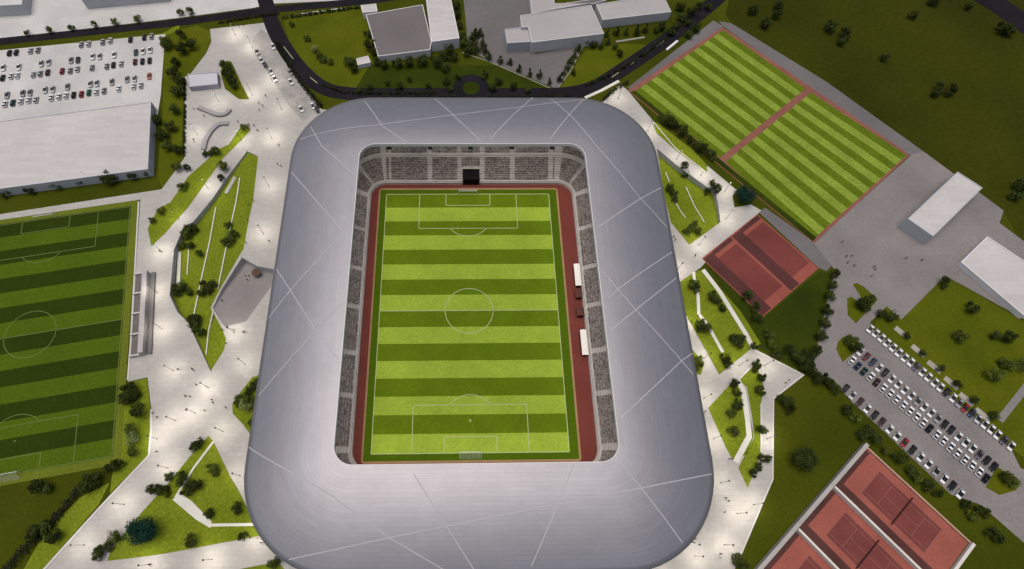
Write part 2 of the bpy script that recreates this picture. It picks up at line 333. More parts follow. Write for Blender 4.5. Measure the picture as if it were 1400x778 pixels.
slab('car_park', [(-239.0,130.5),(-219.7,133.4),(-145.0,144.2),(-139.0,106.3),(-137.6,91.2),(-219.9,77.6)], .1, 'concrete', 'pale concrete car park above the white warehouse', 'car park')
slab('yard', [(-2.5,190.4),(40.4,190.8),(38.3,158.6),(29.9,138.7),(33.1,132.0),(56.5,137.3),(41.7,110.1),(19.4,122.6),(10.5,127.2),(0.9,135.7)], .13, 'yard_grey', 'grey forecourt beside the white block complex, edged by conifers', 'yard')
def road(line, width, z, m, label, name='road'):
    b = MB(); b.strip(smooth_line(line), width, -.2, z, m); return tag(b.build(name), label, 'road' if name == 'road' else 'path', kind='structure')
road([(-247.2,134.7),(-221.6,139.0),(-178.8,145.9),(-138.3,152.5),(-105.6,159.3),(-91.6,161.9),(-61.2,166.2),(-35.8,170.6),(1.2,179.4)], 4.6, .12, 'asphalt', 'black road running along the top between concrete apron and car park')
road([(-102.2,173.3),(-94.9,151.8),(-87.3,136.3),(-76.5,120.5),(-65.3,110.3),(-53.7,107.3),(-39.6,106.9),(-12.8,106.9),(20.8,107.0),(44.5,107.5),(59.2,111.5),(72.3,121.0),(85.2,131.3),(100.8,144.4),(115.5,158.0),(130.6,172.8),(144.1,191.7)], 7.4, .14, 'asphalt', 'black curving road passing behind the stadium')
b = MB(); cx, cy = [(2.0,110.5)][0]
ring = [(cx + math.cos(a) * 8.4, cy + math.sin(a) * 8.4) for a in [2 * math.pi * i / 40 for i in range(40)]]
b.prism(ring, -.2, .16, 'asphalt'); tag(b.build('road'), 'black turning circle on the road behind the stadium', 'road', kind='structure')
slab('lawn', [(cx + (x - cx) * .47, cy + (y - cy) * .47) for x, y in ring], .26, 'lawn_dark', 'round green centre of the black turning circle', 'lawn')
road([(264.6,178.2),(275.3,164.2),(286.0,146.8),(303.4,120.7)], 14, .1, 'asphalt', 'black road cutting across the upper right corner')
# white lane markings on the curving road
b = MB()
for ln in ([(-87.3,136.3),(-81.8,128.3)], [(-72.7,117.0),(-69.0,113.4)], [(68.1,117.3),(71.9,120.5)], [(77.7,125.1),(82.4,128.9)], [(92.1,137.0),(96.6,140.9)]): b.strip(ln, .35, .15, .148, 'line_white')
tag(b.build('road_markings'), 'pale dashes along the middle of the black curving road', 'road marking', kind='structure')

def path(line, width, z, label, m='path_pale'):
    b = MB(); b.strip(line, width, -.1, z, m); return tag(b.build('path'), label, 'path', kind='structure')
path([(93.0,16.7),(97.7,7.5),(104.5,-10.6),(106.0,-16.4)], 1.7, .26, 'outer straight white path crossing the bright lawn')
path([(89.1,15.8),(88.7,12.0),(89.0,5.4),(87.9,-2.2),(90.3,-6.1),(94.2,-17.4)], 1.2, .27, 'inner kinked white path crossing the bright lawn')
path([(97.5,-28.0),(98.7,-32.3),(98.1,-42.5),(97.4,-48.1),(90.8,-56.6)], 1.9, .28, 'white angular path splitting the kite-shaped lawn')
path([(-88.1,-47.7),(-93.2,-56.3),(-97.4,-65.5)], .7, .28, 'thin pale line of path down the triangular lawn')
slab('path', [(-98.2,-66.2),(-96.3,-64.2),(-91.9,-66.7),(-84.2,-73.0),(-84.3,-75.0),(-89.5,-72.3)], .3, 'path_pale', 'broad pale ramp bending across the triangular lawn', 'path')
path([(-84.4,-74.1),(-68.4,-74.1)], .9, .29, 'thin white path from the ramp to the stadium')
path([(-2.0,132.8),(10.5,127.2),(19.0,122.2),(41.3,109.2),(48.3,120.0),(56.4,136.9)], .45, .13, 'pale footpath making a V in front of the white blocks', 'path_dim')
path([(72.9,140.3),(87.3,143.3)], 1.0, .12, 'short pale path below the upper white block', 'path_dim')
path([(54.4,104.9),(62.4,109.3),(71.3,115.1)], 1.4, .17, 'cream path between the black road and the white plaza')
path([(-82.1,158.4),(-60.9,162.6)], .6, .1, 'faint pale footpath beside the road at the top')
path([(188.6,-43.5),(203.3,-31.5),(219.1,-19.4)], 2.4, .2, 'grey footpath across the corner of the tree lawn', 'asphalt_lot')
path([(150.1,5.3),(152.2,2.8)], 2.0, .2, 'short pale crossing on the planted traffic island', 'asphalt_lot')
slab('path', [(123.5,155.0),(127.8,151.0),(78.0,108.4),(74.9,111.0)], .07, 'yard_grey', 'grey walkway between the black road and the training pitches', 'path')
slab('path', [(126.0,154.5),(132.3,153.0),(169.8,114.8),(202.1,74.5),(196.0,72.1),(163.0,109.0),(128.1,150.5)], .08, 'yard_grey', 'grey walkway between the training pitches and the dark meadow', 'path')
slab('path', [(121.3,43.4),(124.6,45.5),(141.7,28.0),(147.3,20.3),(142.5,15.8),(139.7,17.4)], .09, 'yard_grey', 'grey walkway between the maroon courts and the training pitch', 'path')
mat('lane_grey', (.27, .255, .24), .75, .16, .25, .1, .8)
slab('paving', [(-100.0,147.8),(-93.0,143.0),(-80.0,118.3),(-66.7,97.9),(-73.2,91.2),(-80.0,99.5),(-90.1,116.0),(-99.5,129.6),(-103.0,139.1)], PLAZA_Z + .012, 'lane_grey', 'mid grey paved lane with parked cars on the upper plaza', 'paving')
# planted traffic islands in the car park
for p, t in (([(151.4,10.0),(153.1,10.6),(155.3,9.0),(159.3,3.4),(154.6,-0.6),(147.8,-6.3),(145.6,-2.9),(147.4,4.1),(149.3,4.7),(151.0,2.5),(153.2,4.0)], 'kite-shaped planted island where the car park road forks'),
             ([(137.2,-16.7),(138.6,-13.8),(141.1,-11.8),(144.9,-12.1),(146.5,-16.2),(141.1,-19.5),(138.3,-21.5)], 'half-round planted island at the upper end of the double car row'),
             ([(174.7,-65.7),(181.4,-59.1),(184.0,-61.6),(187.4,-64.0),(184.7,-66.8),(178.5,-68.3)], 'rounded planted island at the lower end of the double car row')):
    slab('lawn', p, .22, 'lawn_mid', t, 'lawn')
for i, (x, y) in enumerate([(164.1,-10.2),(168.1,-17.5),(172.0,-23.7),(176.1,-29.8),(179.5,-35.8),(183.3,-41.4)]):
    b = MB(); b.box((x, y, .1), (5.4, 2.2, .22), 'slab_beige', math.atan2(-44.7, 36.9)); o = b.build('paving_slab')
    tag(o, 'pale paving slab on the verge, %s from the upper end of its line' % ordinal(i + 1), 'paving', 'pale slabs along the verge of the car park')

# ------------------------------------------------------------------ sports surfaces
def striped(name, c, ang, hx, hy, n, along, mats, z, label, border=None):
    """Turf of n mown stripes; long axis = local y. along='y' : stripes follow y, 'x' : stripes cross it."""
    b = MB(); ca, sa = math.cos(ang), math.sin(ang)
    T = lambda x, y: (c[0] + x * ca - y * sa, c[1] + x * sa + y * ca)
    if border:
        bx0, bx1, by0, by1, bm_, bz = border
        b.prism([T(bx0, by0), T(bx1, by0), T(bx1, by1), T(bx0, by1)], -.2, bz, bm_)
    for i in range(n):
        t0, t1 = i / n, (i + 1) / n; m = mats[i % 2]
        q = [(-hx + 2 * hx * t0, -hy), (-hx + 2 * hx * t1, -hy), (-hx + 2 * hx * t1, hy), (-hx + 2 * hx * t0, hy)] if along == 'y' else \
            [(-hx, hy - 2 * hy * t0), (-hx, hy - 2 * hy * t1), (hx, hy - 2 * hy * t1), (hx, hy - 2 * hy * t0)]
        b.face([(*T(*p), z) for p in ccw(q)], m)
    o = tag(b.build(name), label, 'pitch', kind='structure'); o['tone'] = 0
    return o, T
def pitch_lines(parent, T, hx, hy, z, wd=.28, m='line_white'):
    b = MB()
    def L(*pts): b.strip([T(*p) for p in pts], wd, z - .003, z, m)
    def arc(cx, cy, r, a0, a1, n=40):
        pts = [T(cx + r * math.cos(a0 + (a1 - a0) * i / n), cy + r * math.sin(a0 + (a1 - a0) * i / n)) for i in range(n + 1)]
        b.strip(pts, wd, z - .003, z, m)
    for s in (-1, 1):
        L((-hx, s * hy), (hx, s * hy)); L((s * hx, -hy), (s * hx, hy))
        L((-20.15, s * hy), (-20.15, s * (hy - 16.5))); L((20.15, s * hy), (20.15, s * (hy - 16.5))); L((-20.15, s * (hy - 16.5)), (20.15, s * (hy - 16.5)))
        L((-9.16, s * hy), (-9.16, s * (hy - 5.5))); L((9.16, s * hy), (9.16, s * (hy - 5.5))); L((-9.16, s * (hy - 5.5)), (9.16, s * (hy - 5.5)))
        a = math.acos(5.5 / 9.15); c0 = -math.pi / 2 if s > 0 else math.pi / 2
        arc(0, s * (hy - 11), 9.15, c0 - a, c0 + a, 16)
        arc(0, s * (hy - 11), .3, 0, 2 * math.pi, 8)
    L((-hx, 0), (hx, 0)); arc(0, 0, 9.15, 0, 2 * math.pi, 48)
    o = b.build('line_markings', parent); return o
def goal(c, ang, label, sz=1.0):
    o = empty('football_goal', (*c, .17), ang)
    b = MB(); w2, h, r = 3.66 * sz, 2.44 * sz, .09
    b.bar((-w2, 0, 0), (-w2, 0, h), r, r, 'white_wall'); b.bar((w2, 0, 0), (w2, 0, h), r, r, 'white_wall'); b.bar((-w2, 0, h), (w2, 0, h), r, r, 'white_wall')
    for s in (-1, 1): b.bar((s * w2, 0, h), (s * w2, 1.0, h), .04, .04, 'white_wall'); b.bar((s * w2, 1.0, h), (s * w2, 2.0, 0), .04, .04, 'white_wall')
    b.build('goal_frame', o)
    b = MB()
    for i in range(13):
        x = -w2 + 2 * w2 * i / 12; b.bar((x, 0, h), (x, 1.0, h), .018, .018, 'white_wall', 3); b.bar((x, 1.0, h), (x, 2.0, 0), .018, .018, 'white_wall', 3)
    for i in range(5): t = i / 4; b.bar((-w2, 1 + t, h * (1 - t)), (w2, 1 + t, h * (1 - t)), .018, .018, 'white_wall', 3)
    b.build('goal_net', o); return tag(o, label, 'goal', 'football goals')
# stadium pitch, surrounded by dark turf, tan edge and red running strip
def rr(cx, cy, hx, hy, r, n=10):
    p = []
    for k, (sx, sy) in enumerate(((1, 1), (-1, 1), (-1, -1), (1, -1))):
        for i in range(n + 1):
            a = math.pi / 2 * (k + i / n); p.append((cx + sx * (hx - r) + r * math.cos(a), cy + sy * (hy - r) + r * math.sin(a)))
    return p
slab('running_track', rr(1.7, 0, 42.0, 57.4, 6), PLAZA_Z + .02, 'track_red', 'red running strip around the stadium pitch', 'track')
slab('turf_edging', rr(.35, -.1, 37.6, 55.6, 1.2, 4), PLAZA_Z + .04, 'track_edge', 'tan edging line around the stadium turf', 'edging')
o, T = striped('football_pitch', (0, 0), 0, 34.0, 52.5, 16, 'x', ('turf_dark', 'turf_light'), PLAZA_Z + .075, 'bright striped football pitch inside the stadium', (-36.6, 37.2, -54.9, 54.7, 'turf_edge', PLAZA_Z + .06))
pitch_lines(o, T, 34, 52.5, PLAZA_Z + .082)
goal((0, 52.5), 0, 'white football goal at the far end of the stadium pitch, before the tunnel')
goal((0, -52.5), math.pi, 'white football goal at the near end of the stadium pitch')
# big pitch on the left edge
FA = math.atan2(17.4, 100.0)      # its long axis leans ten degrees
FC = (-162.2, -8.2)
o, T2 = striped('football_pitch', FC, FA, 33.0, 50.6, 16, 'x', ('field_dark', 'field_light'), .13, 'dark green striped football pitch on the left', (-40, 35.6, -53.4, 53.2, 'field_border', .11))
pitch_lines(o, T2, 32.6, 50.2, .137, .26, 'line_faint')
goal(T2(0, 50.2), FA, 'small white goal at the top of the dark left pitch')
goal(T2(0, -50.2), FA + math.pi, 'small white goal at the bottom of the dark left pitch')
# two training pitches in their red frame
mat('frame_brown', (.20, .082, .060), .85, .12, .08, .1, 1.5)
slab('running_track', [(127.4,150.5),(195.5,72.5),(140.9,28.4),(74.7,109.3)], .13, 'frame_brown', 'red frame strip around and between the two training pitches', 'track')
slab('lawn', [(75.9,108.4),(78.1,109.3),(142.5,31.1),(140.5,29.4)], .18, 'lawn_dark', 'dark planting strip along the lower edge of the training pitches', 'lawn')
def quad_stripes(q, n, z, label):
    """q: far-left, far-right, near-right, near-left corner in metres; stripes run from the left pair to the right pair."""
    b = MB(); A, B_, C_, D = [Vector(p) for p in q]
    for i in range(n):
        t0, t1 = i / n, (i + 1) / n
        p = [A.lerp(D, t0), A.lerp(D, t1), B_.lerp(C_, t1), B_.lerp(C_, t0)]
        b.face([(v.x, v.y, z) for v in ccw([tuple(v) for v in p]) ] if False else [(v[0], v[1], z) for v in ccw([tuple(v) for v in p])], ('train_dark', 'train_light')[i % 2])
    return tag(b.build('football_pitch'), label, 'pitch', kind='structure')
quad_stripes([(127.1,148.2),(158.6,110.6),(110.4,71.0),(78.0,108.6)], 17, .17, 'upper of the two striped training pitches in the red frame')
quad_stripes([(160.5,108.1),(193.8,72.3),(140.6,30.1),(112.4,68.9)], 17, .17, 'lower of the two striped training pitches in the red frame')

# ------------------------------------------------------------------ tennis courts
def court_block(o0, u, v, length, bay, n, labels, wall_labels, net=True, lines=True, tone=('court_red', 'court_inner', 'court_wall_shade'), walls=True, band=4.2):
    u = Vector(u).normalized(); v = Vector(v).normalized(); P = lambda a, c: tuple(Vector(o0) + u * a + v * c)
    ya = math.atan2(u.y, u.x)
    for k in range(n):
        c0 = k * bay
        b = MB(); b.prism([P(0, c0), P(length, c0), P(length, c0 + bay), P(0, c0 + bay)], -.1, .14, tone[0])
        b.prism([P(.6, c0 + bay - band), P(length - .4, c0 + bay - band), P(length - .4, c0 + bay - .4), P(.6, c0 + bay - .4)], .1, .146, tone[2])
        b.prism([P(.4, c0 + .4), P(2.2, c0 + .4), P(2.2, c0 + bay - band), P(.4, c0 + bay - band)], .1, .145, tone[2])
        m0 = c0 + (bay - band) / 2 + .4; L0 = length / 2
        b.prism([P(L0 - 11.9, m0 - 5.5), P(L0 + 11.9, m0 - 5.5), P(L0 + 11.9, m0 + 5.5), P(L0 - 11.9, m0 + 5.5)], .1, .150, tone[1])
        o = tag(b.build('tennis_court'), labels[k], 'tennis court', kind='structure')
        if lines:
            b = MB()
            for a0, a1, q0, q1 in ((-11.9, 11.9, -5.5, -5.5), (-11.9, 11.9, 5.5, 5.5), (-11.9, -11.9, -5.5, 5.5), (11.9, 11.9, -5.5, 5.5), (-11.9, 11.9, -4.1, -4.1), (-11.9, 11.9, 4.1, 4.1), (-6.4, -6.4, -4.1, 4.1), (6.4, 6.4, -4.1, 4.1), (-6.4, 6.4, 0, 0)):
                b.strip([P(L0 + a0, m0 + q0), P(L0 + a1, m0 + q1)], .12, .15, .155, 'court_line')
            b.build('line_markings', o)
        if net:
            e = empty('tennis_net', (*P(L0, m0), .15), ya)
            b = MB(); b.bar((0, -6.4, 0), (0, -6.4, 1.1), .06, .06, 'steel_dark'); b.build('post', e)
            b = MB(); b.bar((0, 6.4, 0), (0, 6.4, 1.1), .06, .06, 'steel_dark'); b.build('post', e)
            b = MB(); b.box((0, 0, .5), (.06, 12.7, .9), 'net_dark'); b.build('net', e)
            tag(e, 'dark net across the ' + labels[k], 'tennis net', 'tennis nets')
mat('court_line', (.235, .105, .092), .8, .05); mat('net_dark', (.07,.03,.026), .9, .1)
TN0 = (137.2, -52.3); TU, TV = (.634, -.773), (-.773, -.634)
court_block(TN0, TU, TV, 39.4, 20.1, 4, ['upper red tennis court beside the car park trees', 'second red tennis court between two white walls', 'third red tennis court at the bottom edge', 'fourth red tennis court mostly cut off at the bottom'], None)
def wall(p, q, wd, h, m, label, name='court_wall'):
    b = MB(); b.strip([p, q], wd, 0, h, m); return tag(b.build(name), label, 'wall', 'court walls')
def TP(a, c): return (TN0[0] + TU[0] * a + TV[0] * c, TN0[1] + TU[1] * a + TV[1] * c)
wall(TP(-.7, -.6), TP(-.7, 82), 1.3, 2.2, 'court_wall_grey' if mat('court_wall_grey', (.33, .31, .29), .8, .08, .2) else '', 'long grey wall along the upper ends of the red tennis courts')
mat('court_wall_white', (.55, .51, .46), .8, .06, .2); mat('court_wall_tan', (.42, .27, .20), .8, .06, .2)
wall(TP(.1, 20.1), TP(39.6, 20.1), .75, 2.4, 'court_wall_white', 'white dividing wall between the upper and second red tennis courts')
wall(TP(.1, 40.2), TP(39.6, 40.2), .75, 2.4, 'court_wall_white', 'white dividing wall between the second and third red tennis courts')
wall(TP(.1, 60.3), TP(39.6, 60.3), .75, 2.4, 'court_wall_white', 'white dividing wall between the third and fourth red tennis courts')
wall(TP(.1, -.4), TP(39.6, -.4), .5, .7, 'court_wall_tan', 'low tan wall along the car park side of the red tennis courts')
wall(TP(40.2, -.6), TP(40.2, 82), 1.0, 1.4, 'court_wall_white', 'white wall along the lower ends of the red tennis courts')
mat('maroon_red', (.235, .068, .051), .85, .12, .08, .1, 1.5); mat('maroon_inner', (.145,.039,.034), .85, .15, .08, .1, 1.5); mat('maroon_band', (.075, .028, .026), .85, .2, .08, .1, 1.5)
court_block((120.5, 42.3), (.604, -.797), (-.797, -.604), 31.6, 17.0, 2, ['maroon court next to the training pitch', 'maroon court next to the bright lawn'], None, tone=('maroon_red', 'maroon_inner', 'maroon_band'), band=5.4, net=False, lines=False)

# ------------------------------------------------------------------ stadium
stad = tag(empty('stadium', (0, 0, PLAZA_Z)), 'grey oval-cornered football stadium with pale lines crossing its roof', 'stadium')
IN0, OUT0 = (1.7, 0., 43.1, 59., 6.), (2.9, -.3, 72.4, 88.6, 31.)
def rp(t): return [a + (b_ - a) * t for a, b_ in zip(IN0, OUT0)]
def prof(t): return 25. - 7. * t ** 1.85
def ring_pts(t, n=14, ns=12):
    """Closed ring of (x, y): corner arcs and evenly split straights, the same count for every t."""
    cx, cy, hx, hy, r = rp(t) if not isinstance(t, tuple) else t
    c = [(cx + sx * (hx - r), cy + sy * (hy - r)) for sx, sy in ((1, 1), (-1, 1), (-1, -1), (1, -1))]; p = []
    for k in range(4):
        for i in range(n + 1):
            a = math.pi / 2 * (k + i / n); p.append((c[k][0] + r * math.cos(a), c[k][1] + r * math.sin(a)))
        nx = (c[(k + 1) % 4][0] + r * math.cos(math.pi / 2 * (k + 1)), c[(k + 1) % 4][1] + r * math.sin(math.pi / 2 * (k + 1)))
        a_ = p[-1]
        for i in range(1, ns): p.append((a_[0] + (nx[0] - a_[0]) * i / ns, a_[1] + (nx[1] - a_[1]) * i / ns))
    return p
def sd(x, y, t):
    cx, cy, hx, hy, r = rp(t); qx, qy = abs(x - cx) - hx + r, abs(y - cy) - hy + r
    return math.hypot(max(qx, 0), max(qy, 0)) + min(max(qx, qy), 0) - r
def roof_t(x, y):
    lo, hi = 0., 1.
    for _ in range(30):
        m_ = (lo + hi) / 2
        if sd(x, y, m_) > 0: lo = m_
        else: hi = m_
    return lo
b = MB(); NT = 18
rings = [[(x, y, prof(k / NT)) for x, y in ring_pts(k / NT)] for k in range(NT + 1)]
rings.append([(x, y, 17.3) for x, y in ring_pts((2.9, -.3, 72.5, 88.7, 31.1))])
n = len(rings[0]); per = [0]
for i in range(n): a, c = rings[9][i], rings[9][(i + 1) % n]; per.append(per[-1] + math.dist(a, c))
for k in range(len(rings) - 1):
    for i in range(n):
        j = (i + 1) % n; u0, u1 = per[i], per[i + 1]; v0, v1 = k * 1.65, (k + 1) * 1.65
        b.face([rings[k][i], rings[k + 1][i], rings[k + 1][j], rings[k][j]], 'roof_metal', [(u0, v0), (u0, v1), (u1, v1), (u1, v0)])
roof = b.build('roof', stad, smooth=True)
b = MB()
lip = [[(x, y, 25.02) for x, y in ring_pts(0.0)], [(x, y, 25.02) for x, y in ring_pts((1.7, 0, 42.9, 58.8, 5.8))], [(x, y, 23.4) for x, y in ring_pts((1.7, 0, 42.9, 58.8, 5.8))], [(x, y, 23.2) for x, y in ring_pts((1.7, 0, 43.5, 59.4, 6.4))]]
for k in range(3):
    for i in range(n): j = (i + 1) % n; b.face([lip[k][j], lip[k + 1][j], lip[k + 1][i], lip[k][i]], 'white_wall')
b.build('inner_fascia', roof)
b = MB(); lo0 = [(x, y, 23.2) for x, y in ring_pts((1.7, 0, 43.5, 59.4, 6.4))]; lo1 = [(x, y, 16.8) for x, y in ring_pts((2.9, -.3, 72.4, 88.6, 31.))]
for i in range(n): j = (i + 1) % n; b.face([lo0[i], lo0[j], lo1[j], lo1[i]], 'grey_wall')
b.build('soffit', roof)
for ln in ([(-43.1,86.9),(-33.7,68.4),(-24.4,60.3)], [(-14.3,88.3),(-3.3,71.0),(5.9,58.8)], [(-65.4,66.2),(-37.4,68.4),(-6.5,74.7),(18.0,79.8),(35.2,83.8),(48.5,86.8)], [(34.3,88.1),(48.9,59.0),(64.2,36.1),(73.1,26.2)],
           [(47.7,85.8),(31.1,60.2)], [(26.5,86.8),(7.9,60.2)], [(45.2,20.9),(64.9,36.2),(73.4,42.4)], [(45.2,5.5),(51.0,-3.0),(56.1,-9.9),(70.0,-26.3),(73.2,-30.0)], [(72.8,14.1),(51.1,-2.0),(45.3,-7.2)],
           [(72.7,3.6),(56.1,-9.6),(45.4,-17.9)], [(74.2,-23.8),(69.9,-26.6),(45.3,-46.7)], [(-62.4,70.9),(-56.5,59.7),(-42.6,44.7)], [(-69.1,51.7),(-56.5,35.3),(-45.5,21.4)], [(-42.3,22.2),(-62.0,-0.8),(-68.0,-8.6)],
           [(-69.3,10.1),(-62.0,-0.1),(-50.6,-16.2),(-42.1,-26.8)], [(-42.0,-6.0),(-50.6,-16.2),(-69.1,-37.4)], [(-68.9,-52.5),(-66.0,-54.3),(-42.1,-66.5),(-23.8,-78.7),(-8.2,-87.3)], [(-51.5,-83.8),(-23.9,-78.7),(4.4,-73.8),(24.9,-70.3),(50.2,-66.3),(73.0,-62.3)],
           [(-14.8,-65.1),(0.4,-87.4)], [(43.9,-58.4),(50.2,-66.5),(60.9,-80.2)], [(29.8,-60.8),(24.9,-70.8),(16.4,-87.7)]):
    e0, e1 = Vector(ln[0]), Vector(ln[-1]); u0, u1 = (e0 - Vector(ln[1])).normalized(), (e1 - Vector(ln[-2])).normalized()
    ln = [tuple(e0 + u0 * 4)] + ln[1:-1] + [tuple(e1 + u1 * 4)]
    b = MB(); pts = []
    for i in range(len(ln) - 1):
        a, c = ln[i], ln[i + 1]; m_ = max(2, int(math.dist(a, c) / 2.5))
        pts += [(a[0] + (c[0] - a[0]) * k / m_, a[1] + (c[1] - a[1]) * k / m_) for k in range(m_)]
    pts.append(ln[-1]); pts = [p for p in pts if sd(*p, 0) > .3 and sd(*p, 1) < -.15]
    L, Rr = offset_line(pts, .15); Z = lambda p: prof(roof_t(*p)) + .06
    for i in range(len(pts) - 1):
        q = [Rr[i], Rr[i + 1], L[i + 1], L[i]]; b.face([(x, y, Z((x, y))) for x, y in q], 'roof_strip')
        for e in (L, Rr): b.face([(*e[i], Z(e[i])), (*e[i + 1], Z(e[i + 1])), (*e[i + 1], Z(e[i + 1]) - .12), (*e[i], Z(e[i]) - .12)], 'roof_strip')
    b.build('roof_strip', roof)
# facade: glazed ground floor and fins under the roof edge
b = MB(); f0 = [(x, y, 0) for x, y in ring_pts((2.9, -.3, 66, 82, 28))]; f1 = [(x, y, 17.6) for x, y in ring_pts((2.9, -.3, 70.5, 86.7, 30))]
for i in range(n): j = (i + 1) % n; b.face([f0[i], f0[j], f1[j], f1[i]], 'white_wall' if i % 3 else 'glass_dark')
b.build('facade', stad)
# seating bowl: rows follow the rounded rectangle
BASE = (1.7, 0., 42.1, 57.5, 6.)
def base_path():
    cx, cy, hx, hy, r = BASE; segs = []
    for k, (sx, sy) in enumerate(((1, 1), (-1, 1), (-1, -1), (1, -1))):
        c = (cx + sx * (hx - r), cy + sy * (hy - r)); a0 = math.pi / 2 * k
        segs.append(('arc', c, a0))
        nxt = ((-1, 1), (-1, -1), (1, -1), (1, 1))[k]; c2 = (cx + nxt[0] * (hx - r), cy + nxt[1] * (hy - r))
        segs.append(('line', c, c2, a0 + math.pi / 2))
    return segs
SEGS = base_path()
def seg_pt(sg, t, d):
    r = BASE[4]
    if sg[0] == 'arc': a = sg[2] + math.pi / 2 * t; return (sg[1][0] + (r + d) * math.cos(a), sg[1][1] + (r + d) * math.sin(a))
    a = sg[3]; return (sg[1][0] + (sg[2][0] - sg[1][0]) * t + (r + d) * math.cos(a), sg[1][1] + (sg[2][1] - sg[1][1]) * t + (r + d) * math.sin(a))
def rows(d0, z0, n_, dd, dz): return [(d0 + i * dd, z0 + i * dz) for i in range(n_)]
LOWER, UPPER = rows(.9, 1.5, 10, .82, .50), rows(10.2, 7.5, 14, .8, .62)
def terrace(name, rws, dd, front):
    b = MB(); prof_ = [(rws[0][0] - .5, front), (rws[0][0] - .5, rws[0][1])]
    for d_, z in rws: prof_ += [(d_ - .0, z), (d_ + dd * .99, z), (d_ + dd, z + (rws[1][1] - rws[0][1]))]
    prof_ = prof_[:-1]
    for sg in SEGS:
        m_ = 8 if sg[0] == 'arc' else 1
        for i in range(m_):
            for (d1, z1), (d2, z2) in zip(prof_, prof_[1:]):
                a, c = seg_pt(sg, i / m_, d1), seg_pt(sg, (i + 1) / m_, d1); e, f = seg_pt(sg, (i + 1) / m_, d2), seg_pt(sg, i / m_, d2)
                b.face([(*c, z1), (*a, z1), (*f, z2), (*e, z2)], 'concrete_step')
    b.build(name, stad)
terrace('lower_terrace', LOWER, .82, 0.0); terrace('upper_terrace', UPPER, .8, 6.3)
def ringwall(name, d0, d1, z0, z1, m, zb=None):
    b = MB()
    for sg in SEGS:
        m_ = 8 if sg[0] == 'arc' else 1
        for i in range(m_):
            A, B_ = [seg_pt(sg, (i + k) / m_, d0) for k in (0, 1)]; C_, D = [seg_pt(sg, (i + k) / m_, d1) for k in (1, 0)]
            b.face([(*B_, z0), (*A, z0), (*A, z1), (*B_, z1)], m); b.face([(*A, z1), (*D, z1), (*C_, z1), (*B_, z1)], m)
            b.face([(*D, z0 if zb is None else zb), (*C_, z0 if zb is None else zb), (*C_, z1), (*D, z1)], m)
    b.build(name, stad)
mat('parapet', (.37, .345, .33), .75, .08, .3)
ringwall('front_parapet', 0.0, .3, 0.0, 1.15, 'parapet')
ringwall('gallery', 9.1, 9.45, 6.0, 6.7, 'parapet'); ringwall('gallery_wall', 9.4, 9.75, 6.1, 7.9, 'parapet')
AX = [p[0] for p in [(-33.1,64.8),(-15.9,64.8),(-3.5,64.8),(6.1,64.7),(18.8,64.7),(34.9,64.7)]]
AY = [p[1] for p in [(-41.8,34.7),(-42.0,17.1),(-42.5,1.0),(-43.3,-17.0),(-44.1,-32.7)]]
TUN = (-2.1, 4.9)
def seat_block(sg, t0, t1, rws, length, cut=None):
    """A block of seats: each row a run of seat cushions and backs in mixed greys, joined to the next row by its step."""
    b = MB(); L0 = t1 - t0; mid = rws[len(rws) // 2][0]
    ln = length * L0 if sg[0] == 'line' else (BASE[4] + mid) * math.pi / 2 * L0
    k = max(2, int(ln / .6)); P = lambda i, d_: seg_pt(sg, t0 + L0 * i / k, d_)
    for r_, (d_, z) in enumerate(rws):
        for i in range(k):
            c = P(i + .5, d_ + .4)
            if cut and cut(c, d_): continue
            patch = math.sin(c[0] * .9 + 1.3 * math.sin(c[1] * .6)) * math.sin(c[1] * 1.1 + c[0] * .35 + r_ * .5)
            m = rnd.choices(('seat_0', 'seat_1', 'seat_2', 'seat_3'), (5, 5, 3, 2.2) if patch < .35 else (2, 5, 1, 6))[0]
            a0, a1, c0, c1 = P(i, d_ + .2), P(i + 1, d_ + .2), P(i, d_ + .62), P(i + 1, d_ + .62)
            zs, zb = z + .42, z + .82
            b.face([(*a0, zs), (*a1, zs), (*c1, zs), (*c0, zs)], m); b.face([(*c0, zs), (*c1, zs), (*c1, zb), (*c0, zb)], m)
            if r_ + 1 < len(rws) and not (cut and cut(P(i + .5, rws[r_ + 1][0] + .4), rws[r_ + 1][0])):
                d2, z2 = rws[r_ + 1]; e0, e1 = P(i, d2 + .2), P(i + 1, d2 + .2)
                b.face([(*c0, zb), (*c1, zb), (*e1, z2 + .42), (*e0, z2 + .42)], 'seat_1')
    return b.build('seating_block', stad) if b.f else None
cutter = lambda c, d_: TUN[0] - .3 < c[0] < TUN[1] + .3 and c[1] > 0 and d_ < 5.6
for sg in SEGS:
    if sg[0] == 'arc': cuts = [0.03, .5, .97]; gap = .045; length = 0
    else:
        length = math.dist(sg[1], sg[2]); hor = abs(sg[1][1] - sg[2][1]) < .1; k = 0 if hor else 1
        cuts = sorted([0.004, .996] + [(p - sg[1][k]) / (sg[2][k] - sg[1][k]) for p in (AX if hor else AY)]); gap = 1.05 / length
    for a, c in zip(cuts, cuts[1:]):
        for rws in (LOWER, UPPER): seat_block(sg, a + gap, c - gap, rws, length, cutter if sg[0] == 'line' and sg[1][1] > 0 and sg[2][1] > 0 else None)
b = MB(); b.box(((TUN[0] + TUN[1]) / 2, 57.5 + 2.75, 1.95), (TUN[1] - TUN[0], 6.1, 3.9), 'black'); tn = b.build('players_tunnel', stad)
for x, y in [(-30.7,60.2),(-14.8,60.2),(0.9,60.1),(17.2,60.1),(32.9,60.1)]:
    b = MB(); b.box((x, 59.8, 22.0), (1.7, 1.0, 2.2), 'steel_dark'); b.build('loudspeaker', stad)
